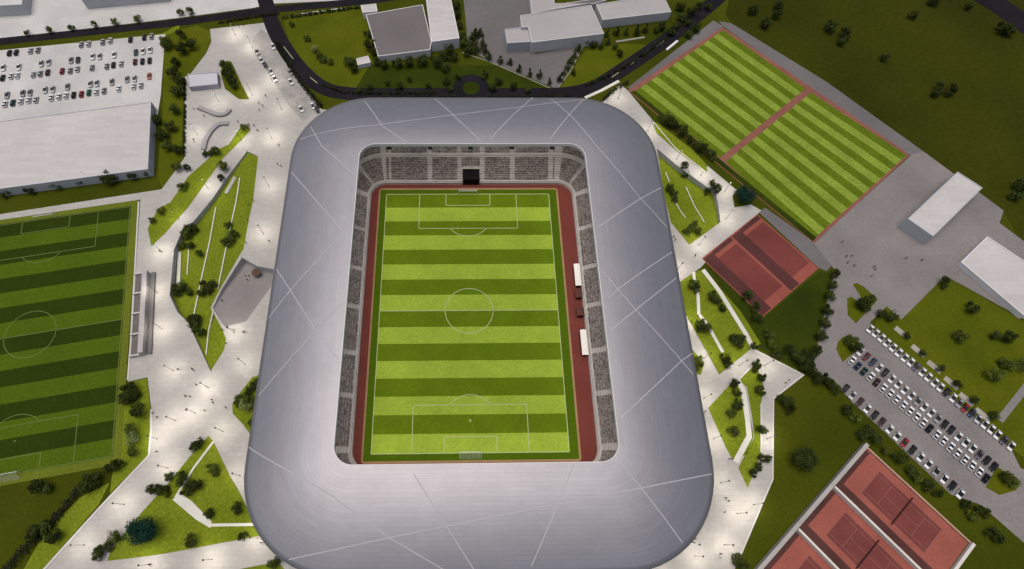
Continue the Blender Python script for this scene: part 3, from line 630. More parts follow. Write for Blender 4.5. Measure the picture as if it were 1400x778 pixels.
for x in (-30, -10, 10, 30):     # raker columns behind the upper tiers
    for s in (-1, 1):
        b = MB(); b.bar((x, s * 80, 0), (x, s * 80, 17.5), .5, .5, 'concrete_step'); b.build('column', stad)

def floodlight(x, y, tx, ty):
    b = MB(); yaw = math.atan2(ty - y, tx - x); b.box((x, y, 22.9), (.5, 1.4, .35), 'steel_dark', yaw); f = b.build('floodlight', stad)
    b = MB(); b.box((x, y, 22.7), (.4, 1.2, .04), 'lamp_lens', yaw); b.build('lens', f)
    ld = bpy.data.lights.new('flood_beam', 'SPOT'); ld.energy = FLOOD_W; ld.spot_size = R(150); ld.spot_blend = 1.0; ld.shadow_soft_size = .6; ld.color = (1.0, .92, .84)
    l_ = bpy.data.objects.new('flood_beam', ld); col.objects.link(l_); l_.parent = f; l_.location = (x, y, 22.5)
    l_.rotation_euler = (Vector((x, y, 22.5)) - Vector((tx, ty, 6))).to_track_quat('Z', 'Y').to_euler()
FLOOD_W = 3500.0
for x in (-32, -12, 5, 20, 37):
    for sy in (-1, 1): floodlight(x, sy * 60.3, x, sy * 66)
for y in (-45, -22.5, 0, 22.5, 45):
    for sx, x0 in ((-1, -42.3), (1, 45.7)): floodlight(x0, y, x0 + sx * 4, y)

def dugout(c, size, m, label):
    o = empty('dugout', (*c, PLAZA_Z + .02)); lx, ly = size
    b = MB(); pr = [(-lx / 2, 2.0), (-lx * .2, 2.3), (lx * .2, 2.35), (lx / 2, 2.2)]
    for (x0, z0), (x1, z1) in zip(pr, pr[1:]):
        b.face([(x0, -ly / 2, z0), (x1, -ly / 2, z1), (x1, ly / 2, z1), (x0, ly / 2, z0)], m)
        b.face([(x0, -ly / 2, z0 - .08), (x0, ly / 2, z0 - .08), (x1, ly / 2, z1 - .08), (x1, -ly / 2, z1 - .08)], m)
    b.build('canopy', o)
    b = MB(); b.box((lx / 2 - .05, 0, 1.1), (.1, ly, 2.2), m); b.build('back_panel', o)
    for s in (-1, 1): b = MB(); b.box((.15, s * (ly / 2 - .05), 1.0), (lx * .7, .08, 2.0), 'glass_dark'); b.build('side_panel', o)
    b = MB(); b.box((lx * .2, 0, .35), (.5, ly - .4, .7), 'seat_1'); b.build('bench', o)
    return tag(o, label, 'dugout', 'dugouts along the right touchline')
mat('dugout_white', (.6, .58, .55), .6, .04); mat('dugout_brown', (.075, .030, .025), .7, .1)
dugout((42.4, 13.9), (2.3, 9.4), 'dugout_white', 'white dugout roof beside the red track, the upper of the two white ones')
dugout((42.4, -13.7), (2.3, 9.8), 'dugout_white', 'white dugout roof beside the red track, the lower of the two white ones')
dugout((42.0, 6.0), (2.6, 3.6), 'dugout_brown', 'small dark brown shelter just below the upper white dugout')
dugout((42.0, -1.5), (2.6, 3.4), 'dugout_brown', 'small dark brown shelter midway between the two white dugouts')

# spectator stand beside the left pitch
st = empty('spectator_stand', (0, 0, PLAZA_Z))
SA, SB = [(-126.3,15.8),(-120.5,-17.0)]; sdv = Vector((SB[0] - SA[0], SB[1] - SA[1])); sl_ = sdv.length; sya = math.atan2(sdv.y, sdv.x)
st.location = (*SA, PLAZA_Z); st.rotation_euler.z = sya      # local x runs down the stand, +y towards the plaza
for k in range(4):
    x0, x1 = sl_ * k / 4 + .35, sl_ * (k + 1) / 4 - .35; b = MB()
    for r_ in range(4): b.prism([(x0, -2.6 + r_ * .9), (x1, -2.6 + r_ * .9), (x1, -1.7 + r_ * .9), (x0, -1.7 + r_ * .9)], 0, .4 + r_ * .4, 'seat_1', bottom=False)
    b.build('seating_block', st)
for k in range(5):
    b = MB(); b.box((sl_ * k / 4, -.8, .9), (.5, 3.8, 1.8), 'kerb'); b.build('divider', st)
b = MB(); b.box((sl_ / 2, 2.0, 1.6), (sl_, 1.8, 3.2), 'parapet'); b.build('rear_gallery', st)
b = MB(); b.box((sl_ / 2, 4.1, .6), (sl_, 1.4, .5), 'yard_grey'); b.build('rear_shade_strip', st)  # low dark strip added for the shade behind the stand
tag(st, 'narrow grey spectator stand in four blocks beside the dark left pitch', 'stand')

# ------------------------------------------------------------------ buildings
def building(name, roof_poly, h, label, cat='building', wall='white_wall', top='white_roof', par=.35, z0=0.0, extra=None):
    o = empty(name, (0, 0, 0)); p = ccw(roof_poly)
    b = MB(); m_ = len(p)
    for i in range(m_):
        a, c = p[i], p[(i + 1) % m_]; b.face([(*a, z0 - .1), (*c, z0 - .1), (*c, h), (*a, h)], wall)
    b.build('wall', o)
    b = MB(); b.face([(x, y, h - .25) for x, y in p], top); b.build('roof', o)
    b = MB(); q = inset(p, par)
    for i in range(m_):
        j = (i + 1) % m_
        b.face([(*p[i], h), (*p[j], h), (*q[j], h), (*q[i], h)], wall); b.face([(*q[j], h - .26), (*q[i], h - .26), (*q[i], h), (*q[j], h)], wall)
    b.build('parapet', o)
    return tag(o, label, cat)
def inset(p, d_):
    out = []; n_ = len(p)
    for i in range(n_):
        a, c, e = Vector(p[i - 1]), Vector(p[i]), Vector(p[(i + 1) % n_]); d1, d2 = (c - a).normalized(), (e - c).normalized()
        n1, n2 = Vector((-d1.y, d1.x)), Vector((-d2.y, d2.x)); t = (n1 + n2); t = t / max(.3, t.length_squared) * 2
        out.append(tuple(c + t * d_))
    return out
building('warehouse', [(-139.0,97.9),(-132.4,62.0),(-205.8,49.7),(-218.2,84.1)], 5, 'large white flat-roofed warehouse below the upper car park', 'warehouse', 'grey_wall')
building('sports_hall', [(206.7,59.0),(214.2,50.9),(185.1,27.9),(177.6,36.1)], 6.5, 'white oblong hall standing alone on the grey yard', 'hall', 'hall_wall' if mat('hall_wall', (.40, .41, .42), .7, .06, .1) else '')
building('pavilion', [(211.1,29.9),(229.6,10.1),(211.9,-5.1),(195.8,18.3)], 2.8, 'low white pavilion cut off by the edge beside the tree lawn', 'pavilion')
building('courtyard_hall', [(-48.7,153.3),(-21.3,160.5),(-16.5,135.5),(-17.1,130.4),(-41.2,126.1)], 4, 'grey flat-topped hall with a white front wall above the dark lawn', 'hall', 'white_wall', 'grey_roof', .3)
building('office_block', [(-21.2,176.8),(-7.6,176.9),(-7.2,161.2),(-3.3,135.7),(-16.4,133.3)], 6, 'tall white slab block joined to the grey hall', 'office block')
building('gatehouse', [(-51.7,159.8),(-44.2,160.9),(-43.2,155.8),(-50.3,154.8)], 4, 'little white box at the top corner of the grey hall', 'gatehouse')
building('garden_shed', [(-51.6,126.3),(-46.3,128.1),(-44.7,124.0),(-50.7,122.2)], 2.5, 'little white shed among trees left of the grey hall', 'shed')
building('school_block', [(26.0,150.3),(61.1,157.5),(65.4,138.4),(30.6,132.5),(29.5,142.5),(26.3,142.5)], 6.5, 'middle white block of the stepped complex, front wall facing the stadium', 'block', 'school_wall', 'school_roof')
building('school_annex', [(18.4,142.5),(29.7,144.5),(30.5,134.4),(19.1,133.4)], 5.2, 'smaller white annex on the left of the stepped block complex', 'annex', 'hall_wall', 'school_roof')
building('school_block', [(31.4,177.9),(44.4,178.0),(43.5,160.1),(61.5,160.3),(43.5,156.1),(31.9,153.0)], 5.4, 'white rear block of the stepped complex at the top edge', 'block', 'school_wall', 'school_roof')
building('school_block', [(64.1,159.9),(96.1,167.3),(99.2,163.2),(100.8,155.0),(66.3,149.3)], 5, 'white block at the upper right of the stepped complex', 'block', 'school_wall', 'school_roof')
building('link_roof', [(44.2,161.5),(70.3,166.8),(70.1,164.7),(63.6,162.1),(45.1,158.9)], 3.6, 'low dark grey link between the white blocks', 'link building', 'grey_wall', 'grey_roof')
building('depot', [(-257.1,174.8),(-217.0,175.2),(-212.7,156.8),(-249.3,153.6)], 6, 'grey-roofed depot at the top left corner', 'depot', 'grey_wall', 'concrete')
building('depot', [(-193.3,180.7),(-150.7,191.9),(-147.1,166.4),(-186.2,161.0)], 6, 'pale depot just beyond the black road at the top', 'depot', 'grey_wall', 'concrete')
building('ticket_kiosk', [(-127.8,116.3),(-114.5,117.6),(-112.8,110.2),(-125.6,108.4)], 2.8, 'flat pale kiosk on the upper plaza beside the planted island', 'kiosk', 'kiosk_wall' if mat('kiosk_wall', (.34, .33, .37), .7, .05, .1) else '', 'kiosk_roof' if mat('kiosk_roof', (.44, .43, .46), .7, .05, .1) else '')
b = MB(); b.strip([(96.7,134.6),(103.0,140.5)], 1.1, 0, .7, 'white_wall'); tag(b.build('white_wall'), 'short white wall between the black road and the training pitches', 'wall')

# terrace walls on the lawns
def terrace_wall(line, wd, hh, m, label, name='terrace_wall'):
    b = MB(); L, Rr = offset_line(line, wd / 2); zz = [gz(*p) for p in line]
    for i in range(len(line) - 1):
        a, c, e, f = L[i], L[i + 1], Rr[i + 1], Rr[i]; z0, z1 = zz[i], zz[i + 1]
        b.face([(*f, z0 + hh), (*e, z1 + hh), (*c, z1 + hh), (*a, z0 + hh)], m)
        b.face([(*a, z0 - .4), (*a, z0 + hh), (*c, z1 + hh), (*c, z1 - .4)], m); b.face([(*f, z0 + hh), (*f, z0 - .4), (*e, z1 - .4), (*e, z1 + hh)], m)
    for k in (0, -1): b.face([(*L[k], zz[k] - .4), (*Rr[k], zz[k] - .4), (*Rr[k], zz[k] + hh), (*L[k], zz[k] + hh)], m)
    return tag(b.build(name), label, 'wall', 'low terrace walls on the lawns')
terrace_wall([(-116.0,27.3),(-113.0,9.8)], 1.3, .5, 'path_pale', 'thick white terrace wall at the outer edge of the long lawn wedge')
terrace_wall([(-112.5,28.6),(-110.8,17.0)], .35, .4, 'path_pale', 'short thin terrace wall beside the thick white one on the lawn wedge')
terrace_wall([(-104.6,47.3),(-104.2,30.5),(-104.5,13.5),(-104.5,7.6),(-104.5,-2.9)], .4, .45, 'path_pale', 'long pale terrace wall down the middle of the lawn wedge')
terrace_wall([(-96.6,61.5),(-96.2,49.5),(-96.7,32.2),(-96.9,10.0)], .4, .45, 'path_pale', 'pale terrace wall near the stadium side of the lawn wedge')
terrace_wall([(-96.6,0.6),(-97.4,-7.3),(-96.6,-16.4)], .35, .45, 'path_pale', 'pale terrace wall in the lower tip of the lawn wedge')
terrace_wall([(-98.9,62.2),(-101.5,54.1)], 1.5, .3, 'plaza', 'pale sloping ramp wall at the top of the lawn wedge')
terrace_wall([(86.7,51.8),(88.9,44.6),(90.4,41.0)], .3, .4, 'path_pale', 'lower pale terrace wall on the small sunken lawn')
terrace_wall([(93.8,57.3),(95.5,47.4),(98.1,39.2)], .3, .4, 'path_pale', 'upper pale terrace wall on the small sunken lawn')
terrace_wall([(86.2,64.9),(87.0,59.6)], .3, .4, 'path_pale', 'very short terrace wall near the stadium on the small sunken lawn')
# kerbs: thin bright edges of the plaza walks
def kerb(line, label, wd=.45, h=.3, m='kerb'):
    b = MB(); b.strip(line, wd, 0, h, m); return tag(b.build('kerb'), label, 'kerb', 'pale kerbs along the plaza', None)
kerb([(-111.7,-36.5),(-110.3,-42.8),(-109.0,-52.1),(-121.6,-68.8),(-133.7,-85.9),(-140.4,-94.4)], 'long pale kerb along the pitch side of the lower left path', .7)
kerb([(-135.7,49.2),(-129.4,14.5),(-124.5,-12.2),(-122.3,-25.9)], 'pale kerb between the dark left pitch and the plaza', .6)
kerb([(105.0,-22.0),(98.1,-27.7)], 'short pale kerb at the tip of the kite-shaped lawn')
kerb([(105.5,-16.1),(122.2,-26.3),(109.1,-34.8)], 'pale kerb around the pointed corner of the plaza', .6)
kerb([(109.0,-35.1),(102.4,-62.2),(84.5,-88.2)], 'pale kerb between the grey walkway and the dark lawn', .5)
kerb([(104.2,-36.6),(100.4,-53.3)], 'pale kerb along the slim bent lawn', .4)
kerb([(83.9,90.8),(91.8,75.8),(103.6,62.6)], 'pale kerb along the thin lawn strip by the training pitches', .4)
# curved benches on the upper plaza
def curved_bench(line, label):
    o = empty('curved_bench', (0, 0, 0)); L = smooth_line(line)
    b = MB(); b.strip(L, 1.9, .1, .55, 'bench_grey'); b.build('seat', o)
    l2, _ = offset_line(L, 1.15); b = MB(); b.strip(l2, .35, .1, .95, 'plaza_dark'); b.build('backrest', o)
    return tag(o, label, 'bench', 'curved benches on the upper plaza')
mat('bench_grey', (.25, .245, .25), .7, .06, .2)
curved_bench([(-106.6,97.8),(-108.1,95.3),(-111.3,94.9),(-115.2,96.6),(-120.5,99.1)], 'pale grey curved bench below the kiosk, the upper of two')
curved_bench([(-105.6,89.9),(-109.7,89.5),(-112.6,85.9),(-114.2,80.7),(-114.2,75.6)], 'grey hook-shaped curved bench, the lower of two')
# round dark parasol
PX, PY = [(-83.4,17.1)][0]
o = empty('parasol', (PX, PY, gz(PX, PY)))
b = MB(); b.bar((0, 0, 0), (0, 0, 2.5), .05, .05, 'steel_dark'); b.build('pole', o)
b = MB()
for i in range(16):
    a0, a1 = 2 * math.pi * i / 16, 2 * math.pi * (i + 1) / 16; r = 1.75
    b.face([(0, 0, 2.75), (r * math.cos(a0), r * math.sin(a0), 2.25), (r * math.cos(a1), r * math.sin(a1), 2.25)], 'coat_brown')
b.build('canopy', o)
b = MB(); b.bar((0, 0, 0), (0, 0, .12), .4, .35, 'steel_dark', 12); b.build('base', o)
tag(o, 'round dark parasol alone on the sunken grey ramp', 'parasol')

# ------------------------------------------------------------------ trees
def crown_mesh(name, seed, m, n_lobes=11, leaves=1000, flat=.8, size=.40, cone=False):
    """Unit crown (radius 1, base z=0): many small leaf faces scattered through uneven lobes."""
    r_ = random.Random(seed); b = MB(); lobes = []
    for i in range(n_lobes):
        if cone: z = r_.random() ** 1.4; rad = (1 - z) * .62; a = r_.random() * 6.28; lobes.append((math.cos(a) * rad, math.sin(a) * rad, .1 + z * 2.3, .42 * (1 - z) + .16))
        else:
            a = r_.random() * 6.28; q = r_.random() ** .5 * .72; lobes.append((math.cos(a) * q, math.sin(a) * q, .55 + r_.uniform(-.3, .55) * flat, r_.uniform(.26, .5)))
    for _ in range(leaves):
        lx, ly, lz, lr = r_.choice(lobes); dv = Vector((r_.gauss(0, 1), r_.gauss(0, 1), r_.gauss(0, 1))).normalized() * lr * r_.uniform(.55, 1.08)
        c = Vector((lx, ly, lz)) + dv; s = size * r_.uniform(.4, .9) * .32
        nrm = (dv.normalized() + Vector((r_.gauss(0, .5), r_.gauss(0, .5), r_.gauss(0, .5) + .3))).normalized(); q = nrm.to_track_quat('Z', 'Y'); sp = r_.random() * 6.28
        b.face([c + q @ Vector((math.cos(sp + k) * s * f, math.sin(sp + k) * s * f, 0)) for k, f in ((0, 1.25), (1.57, .7), (3.14, 1.25), (4.71, .7))], m)
    return b.mesh(name)
def trunk_mesh(name, seed, tall=False):
    r_ = random.Random(seed); b = MB(); b.bar((0, 0, -.15), (0, 0, .55 if not tall else 2.0), .085, .05, 'bark', 7)
    for k in range(4 if not tall else 2):
        a = 1.57 * k + r_.random(); b.bar((0, 0, .35), (math.cos(a) * .45, math.sin(a) * .45, .75), .045, .015, 'bark', 5)
    return b.mesh(name)
CROWN = {k: [crown_mesh('crown_%s' % k, 11 * i + 3, m_, cone=cn, **(dict(n_lobes=30, leaves=4200, size=.22, flat=.6) if k in ('teal', 'big') else {})) for i in range(4)] for k, m_, cn in
         (('round', 'leaf', False), ('dark', 'leaf_dark', False), ('teal', 'leaf_teal', False), ('big', 'leaf_dark', False), ('pale', 'leaf_pale', False), ('conifer', 'leaf_dark', True))}
TRUNK = {'round': [trunk_mesh('trunk', i) for i in range(3)], 'conifer': [trunk_mesh('trunk', 9, True)]}
NAMES = {'round': 'leafy_tree', 'dark': 'dark_tree', 'teal': 'spreading_tree', 'big': 'spreading_tree', 'pale': 'pale_tree', 'conifer': 'conifer'}
WORDS = {'round': 'green leafy tree', 'dark': 'dark green tree', 'teal': 'broad blue-green tree', 'big': 'broad dark tree', 'pale': 'pale yellow-green tree', 'conifer': 'dark pointed conifer'}
def plant(kind, x, y, r, label, group):
    z = gz(x, y) - .02; t = empty(NAMES[kind], (x, y, z), rnd.random() * 6.28)
    stem = r * (.35 if kind != 'conifer' else .12); sc = r
    tm = obj('trunk', rnd.choice(TRUNK['conifer' if kind == 'conifer' else 'round']), t); tm.scale = (sc, sc, sc * 1.05)
    c = obj('crown', rnd.choice(CROWN[kind]), t); c.location.z = stem; c.scale = (sc * rnd.uniform(.9, 1.12), sc * rnd.uniform(.9, 1.12), sc * rnd.uniform(.85, 1.15))
    return tag(t, label, 'tree', group)
def grove(pts, where, order='left', kind='dark', r=1.8, kinds={}, radii={}, words=None):
    """pts in metres; labels count along the group from its left or its top."""
    idx = sorted(range(len(pts)), key=lambda i: pts[i][0] if order == 'left' else -pts[i][1]); num = {}
    per = {}
    for i in idx:
        k = kinds.get(i, kind); per[k] = per.get(k, 0) + 1; num[i] = per[k]
    for i, (x, y) in enumerate(pts):
        k = kinds.get(i, kind); one = per[k] == 1
        lab = (words or WORDS[k]) + (' ' if one else ', %s from the %s ' % (ordinal(num[i]), order)) + where
        plant(k, x, y, radii.get(i, r * 1.08 * rnd.uniform(.8, 1.22)), lab, 'trees ' + where)
grove([(-189.7,52.7),(-180.5,54.4),(-170.4,56.6),(-160.3,59.1),(-148.6,59.1),(-139.5,61.2),(-135.0,62.7)], 'along the warehouse front', r=2.6)
grove([(-135.9,141.5),(-129.9,135.8),(-133.3,132.0),(-135.5,124.7),(-134.4,117.5),(-130.4,106.1),(-130.0,96.0),(-137.1,90.3),(-129.3,86.2),(-128.4,76.0),(-123.7,74.0),(-132.1,81.8),(-130.7,112.2),(-141.6,135.7),(-122.8,65.3)], 'on the strip right of the car park', 'top', r=2.6, kinds={0: 'dark', 9: 'round', 13: 'round', 14: 'round'})
grove([(-209.3,143.6),(-199.1,145.1),(-189.2,146.6),(-179.0,148.6),(-169.7,150.6),(-159.7,152.6),(-139.6,157.3),(-135.0,157.3)], 'in the row along the black top road', r=1.6, kind='round')
grove([(-111.8,122.5),(-110.1,120.3),(-110.6,117.6),(-108.5,116.7),(-109.0,114.1),(-107.1,112.3),(-105.8,110.1)], 'on the leaf-shaped plaza island', 'top', r=2.0)
grove([(-112.4,72.5),(-110.3,72.9),(-107.7,73.6),(-118.5,65.3),(-117.7,56.8),(-118.5,55.0),(-124.9,44.0),(-127.7,39.6),(-97.5,86.6)], 'on the diagonal lawn strip', 'left', r=1.7, kind='round', kinds={0: 'dark', 3: 'dark', 7: 'dark'})
grove([(-114.2,37.0),(-111.7,36.3),(-114.8,29.6),(-111.5,29.2),(-106.8,25.6),(-97.0,37.6),(-93.9,33.2),(-95.1,29.8),(-97.2,30.2),(-111.1,11.3),(-107.8,8.8),(-101.9,11.3),(-98.7,10.9),(-102.7,8.2),(-102.5,-3.2),(-99.7,-8.1),(-104.2,-2.9),(-103.2,65.6),(-103.4,60.0),(-100.5,9.7),(-113.9,33.9),(-102.6,-5.8),(-100.6,8.8),(-112.7,9.5)], 'on the long lawn wedge', 'top', r=1.9, kind='dark', kinds={5: 'round', 6: 'round', 7: 'round', 8: 'round', 17: 'round', 2: 'round', 20: 'round'})
grove([(-119.7,-29.1),(-117.8,-32.0),(-119.2,-33.5),(-114.9,-36.9),(-115.0,-47.0),(-116.4,-43.3),(-114.2,-50.6),(-117.9,-55.1),(-119.7,-55.8),(-124.3,-60.1),(-125.9,-61.2),(-142.4,-61.5),(-139.3,-62.4),(-139.0,-75.6),(-131.7,-77.1),(-136.2,-74.3),(-120.7,-31.2)], 'on the lawn by the dark pitch', 'top', r=2.3, kind='dark', kinds={4: 'pale', 5: 'round', 6: 'round'})
grove([(-92.3,-48.7),(-93.6,-49.6),(-100.2,-59.0),(-96.4,-61.1),(-93.0,-62.7),(-90.7,-62.1),(-104.2,-62.8),(-102.7,-63.3),(-100.4,-63.8),(-86.5,-56.6),(-85.2,-58.0),(-84.9,-70.6),(-76.2,-69.4),(-89.1,-78.4),(-113.6,-77.4),(-114.6,-80.1),(-117.2,-82.2),(-116.4,-80.9),(-61.8,-85.4),(-72.8,-77.5),(-95.6,-59.3),(-93.3,-63.9)], 'on the triangular lawn', 'top', r=1.8, kind='dark', kinds={9: 'round', 10: 'round', 3: 'round', 14: 'round'})
plant('teal', *[(-104.3,-75.8)][0], 5.0, 'large round blue-green tree on the triangular lawn by the pale path', 'large blue-green trees')
plant('teal', *[(115.1,49.0)][0], 4.3, 'large round blue-green tree beside the corner of the training pitch', 'large blue-green trees')
plant('big', *[(113.2,-56.1)][0], 4.4, 'large dark round tree alone on the lawn above the tennis courts', 'large dark trees')
grove([(-78.0,-30.4),(-79.6,-33.3),(-78.4,-36.1),(-75.0,-42.0),(-76.1,-27.8),(-77.0,-34.1),(-80.9,-35.1)], 'in the bushy corner against the stadium', 'top', r=2.0, kind='dark', kinds={2: 'pale', 5: 'round', 6: 'round'})
grove([(-72.1,133.8),(-69.2,129.1),(-67.6,126.8),(-63.7,125.4),(-76.2,140.4),(-85.0,150.1)], 'on the olive lawn in the road bend', 'left', r=1.5, kind='round', kinds={0: 'pale'})
grove([(-38.6,123.2),(-32.5,123.6),(-26.7,124.6),(-20.9,125.1),(-15.1,126.0),(-11.3,127.9),(-8.9,130.7),(-6.8,127.9),(-13.0,123.3),(-10.2,121.4),(-45.8,135.2),(-43.4,130.5),(-41.7,125.0),(-47.3,142.9),(-54.7,124.5),(-52.3,120.4)], 'around the courtyard hall', 'left', r=2.4, kind='dark')
grove([(4.4,141.2),(6.9,143.6),(2.6,137.3),(7.8,136.4),(9.2,132.6),(5.0,133.5),(10.5,128.9)], 'in the clump left of the grey forecourt', 'left', r=2.2, kind='conifer')
grove([(-4.7,162.1),(-4.0,156.0),(-3.0,149.0),(-1.6,142.1),(-0.6,136.4),(0.8,131.6)], 'in the row beside the tall white slab block', 'top', r=2.2, kind='dark')
grove([(-36.4,112.9),(-26.4,114.7),(-17.9,111.2),(-9.5,113.0),(-4.1,116.5),(8.2,117.0),(14.8,113.0),(21.5,110.4),(28.2,108.2),(-31.2,109.8),(-44.6,109.8),(-49.5,107.6),(11.4,109.5),(-7.8,109.0)], 'on the dark lawn by the turning circle', 'left', r=1.6, kind='dark')
grove([(15.9,126.1),(20.4,125.2),(24.7,121.1),(29.3,118.4),(34.0,117.0),(38.2,113.5)], 'in the row edging the grey forecourt', 'left', r=1.5, kind='conifer')
grove([(43.5,115.3),(45.4,118.9),(47.5,122.5),(49.5,125.8),(51.5,129.5),(53.6,133.7),(50.2,118.9)], 'in the slanting row by the V path', 'left', r=1.5, kind='conifer')
grove([(68.9,143.9),(73.6,144.9),(78.3,145.0),(83.0,145.5),(87.9,147.0),(68.6,138.6),(71.8,135.7),(58.3,138.1),(61.3,136.6),(64.8,135.7),(73.4,131.0),(93.2,146.5),(96.1,148.5)], 'below the upper white block', 'left', r=1.7, kind='conifer', kinds={6: 'dark', 7: 'dark', 8: 'dark', 9: 'dark', 10: 'dark', 11: 'dark', 12: 'dark'})
grove([(106.1,154.6),(112.5,159.7),(117.1,162.9),(103.5,149.5),(109.3,151.6),(107.3,161.8),(121.6,162.9),(100.1,144.6),(112.9,147.6),(108.6,143.6)], 'beside the black road near the training pitches', 'left', r=2.0, kind='dark')
grove([(155.1,156.9),(157.3,163.1),(179.6,148.0),(185.5,143.0),(182.9,139.1),(201.0,129.1),(224.2,157.3),(220.7,109.4),(224.4,107.2),(217.9,106.3),(265.9,147.4),(268.0,145.4),(255.5,163.8),(238.4,166.8),(235.8,54.5),(143.9,159.9),(147.7,150.8),(231.6,49.7)], 'on the dark meadow', 'left', r=2.6, kind='dark')
grove([(88.3,91.2),(90.6,88.7),(92.9,87.1),(95.7,83.8),(98.3,79.8),(100.8,75.8),(103.6,73.4),(106.4,71.1)], 'in the bed on the training pitch border', 'left', r=2.2, kind='dark')
grove([(94.2,63.3),(93.3,65.6),(103.8,56.9),(105.1,53.6),(102.1,54.3),(87.2,53.3),(87.3,50.0),(91.7,35.8),(89.2,33.7),(93.7,33.7),(85.9,55.1),(93.5,37.9)], 'on the small sunken lawn', 'left', r=1.7, kind='dark', kinds={7: 'round', 8: 'round', 9: 'round', 11: 'round'})
grove([(87.1,9.7),(88.0,7.8),(93.9,4.4),(95.6,2.9),(96.7,-0.2),(86.9,-7.5),(88.7,-8.1),(99.0,-12.3),(101.1,-12.9),(99.9,-14.6),(93.6,-19.9),(94.3,-22.1),(84.2,-22.3),(82.1,-23.6),(105.8,-15.5),(84.0,-20.6)], 'on the bright lawn with two white paths', 'left', r=1.8, kind='dark', kinds={0: 'round', 13: 'round', 15: 'round'})
grove([(107.4,4.7),(109.2,-0.2),(109.4,-4.3),(112.4,-10.8),(112.5,-14.8),(118.3,-16.9),(113.2,-18.8),(123.1,-20.6),(125.9,-18.3),(121.9,-23.3),(124.4,-24.2),(126.1,-27.7),(120.7,-19.4)], 'on the dark lawn below the maroon courts', 'left', r=2.1, kind='dark', kinds={3: 'round', 4: 'round'})
grove([(144.3,13.8),(142.4,9.1),(139.8,4.1),(136.9,-1.4),(134.6,-6.7),(131.8,-11.9),(129.5,-17.1)], 'in the row beside the car park road', 'top', r=1.9, kind='dark')
grove([(95.5,-29.5),(95.6,-32.7),(94.5,-37.9),(92.1,-40.4),(95.6,-36.3),(92.3,-47.0),(104.4,-24.1),(105.8,-27.4),(104.2,-32.2),(101.6,-46.1),(97.8,-58.3),(99.7,-55.4),(95.6,-60.4),(101.7,-55.7),(105.0,-22.5),(91.4,-46.5)], 'on the kite-shaped lawn and its strip', 'top', r=1.6, kind='dark', kinds={3: 'round', 5: 'round', 15: 'round'})
grove([(153.5,1.9),(151.0,1.0),(155.6,3.1),(152.1,-0.9),(142.2,-14.3),(143.3,-16.1),(160.0,-3.9),(157.6,-3.3),(182.7,-64.5),(182.0,-62.6)], 'on the car park islands', 'left', r=2.0, kind='dark', kinds={4: 'round', 8: 'round', 9: 'round'})
grove([(164.7,-11.8),(168.8,-18.5),(172.9,-24.6),(177.2,-30.7),(180.9,-36.6),(185.7,-42.1)], 'in the shrub row between the paving slabs', 'left', r=1.5, kind='dark')
grove([(186.4,9.5),(193.1,-1.1),(184.1,-12.8),(198.2,-12.1),(202.6,-13.0),(190.9,-27.2),(196.8,-22.9),(199.6,-24.0),(203.4,-23.5)], 'on the square lawn', 'left', r=2.2, kind='dark', kinds={5: 'round', 6: 'round', 7: 'round', 8: 'round', 2: 'round'})
grove([(128.7,-28.3),(130.3,-29.9),(131.5,-32.3),(133.5,-39.4),(135.8,-42.3),(139.1,-46.6),(136.6,-48.3),(141.3,-49.6),(143.6,-53.6),(146.6,-55.6),(150.9,-62.3),(153.9,-65.1),(156.3,-67.5),(164.6,-71.2),(168.5,-72.6),(165.4,-74.4),(169.9,-74.0),(171.2,-81.7),(170.0,-80.0),(149.7,-59.9)], 'behind the lowest car row', 'left', r=1.8, kind='dark', kinds={4: 'round', 8: 'round', 10: 'round', 15: 'round'})
grove([(112.7,-36.6),(111.1,-35.3),(84.4,-86.5),(85.5,-87.9),(113.1,-39.2)], 'beside the grey walkway wall', 'left', r=2.0, kind='dark')

# clipped hedges
def hedge(line, wd, h, label):
    b = MB(); L = smooth_line(line, 8); r_ = random.Random(len(label)); pts = []
    for i in range(len(L) - 1):
        for k in range(max(1, int(math.dist(L[i], L[i + 1]) / .6))): pts.append(Vector(L[i]).lerp(Vector(L[i + 1]), r_.random()))
    for p in pts:
        for _ in range(int(7 * wd)):
            c = Vector((p.x + r_.uniform(-.5, .5) * wd, p.y + r_.uniform(-.5, .5) * wd, r_.random() ** .6 * h * (1 + .25 * math.sin(p.x * .7))))
            q = Vector((r_.gauss(0, .6), r_.gauss(0, .6), 1)).to_track_quat('Z', 'Y'); s = r_.uniform(.2, .42)
            b.face([c + q @ Vector((x * s, y * s, 0)) for x, y in ((-1, -.6), (1, -.6), (1, .6), (-1, .6))], 'hedge_leaf')
    return tag(b.build('hedge'), label, 'hedge', 'dark hedges')
hedge([(-129.2,-62.4),(-132.3,-68.4),(-137.2,-75.6),(-142.1,-81.8),(-146.0,-87.3)], 2.6, 1.8, 'dark hedge line crossing the lawn at the lower left')
hedge([(-91.1,139.1),(-79.6,118.3),(-65.5,98.7)], 2.0, 1.6, 'black hedge between the upper plaza and the curving road')
hedge([(-90.3,154.8),(-78.4,157.4),(-60.8,161.1),(-50.0,163.2)], 1.4, 1.4, 'dark hedge along the top of the olive lawn')
hedge([(75.2,113.7),(68.5,109.3),(62.4,103.1)], 1.6, 1.5, 'short dark hedge at the plaza corner by the road')
hedge([(-39.5,105.1),(-12.8,105.2),(-5.5,105.2)], 1.2, 1.0, 'low dark hedge between the black road and the stadium, before the turning circle')
hedge([(10.0,105.2),(27.5,105.3),(47.8,105.7)], 1.2, 1.0, 'low dark hedge between the black road and the stadium, past the turning circle')
hedge([(-120.4,151.6),(-106.8,155.2),(-92.9,158.3)], 1.6, 1.0, 'dark hedge along the top end of the plaza')
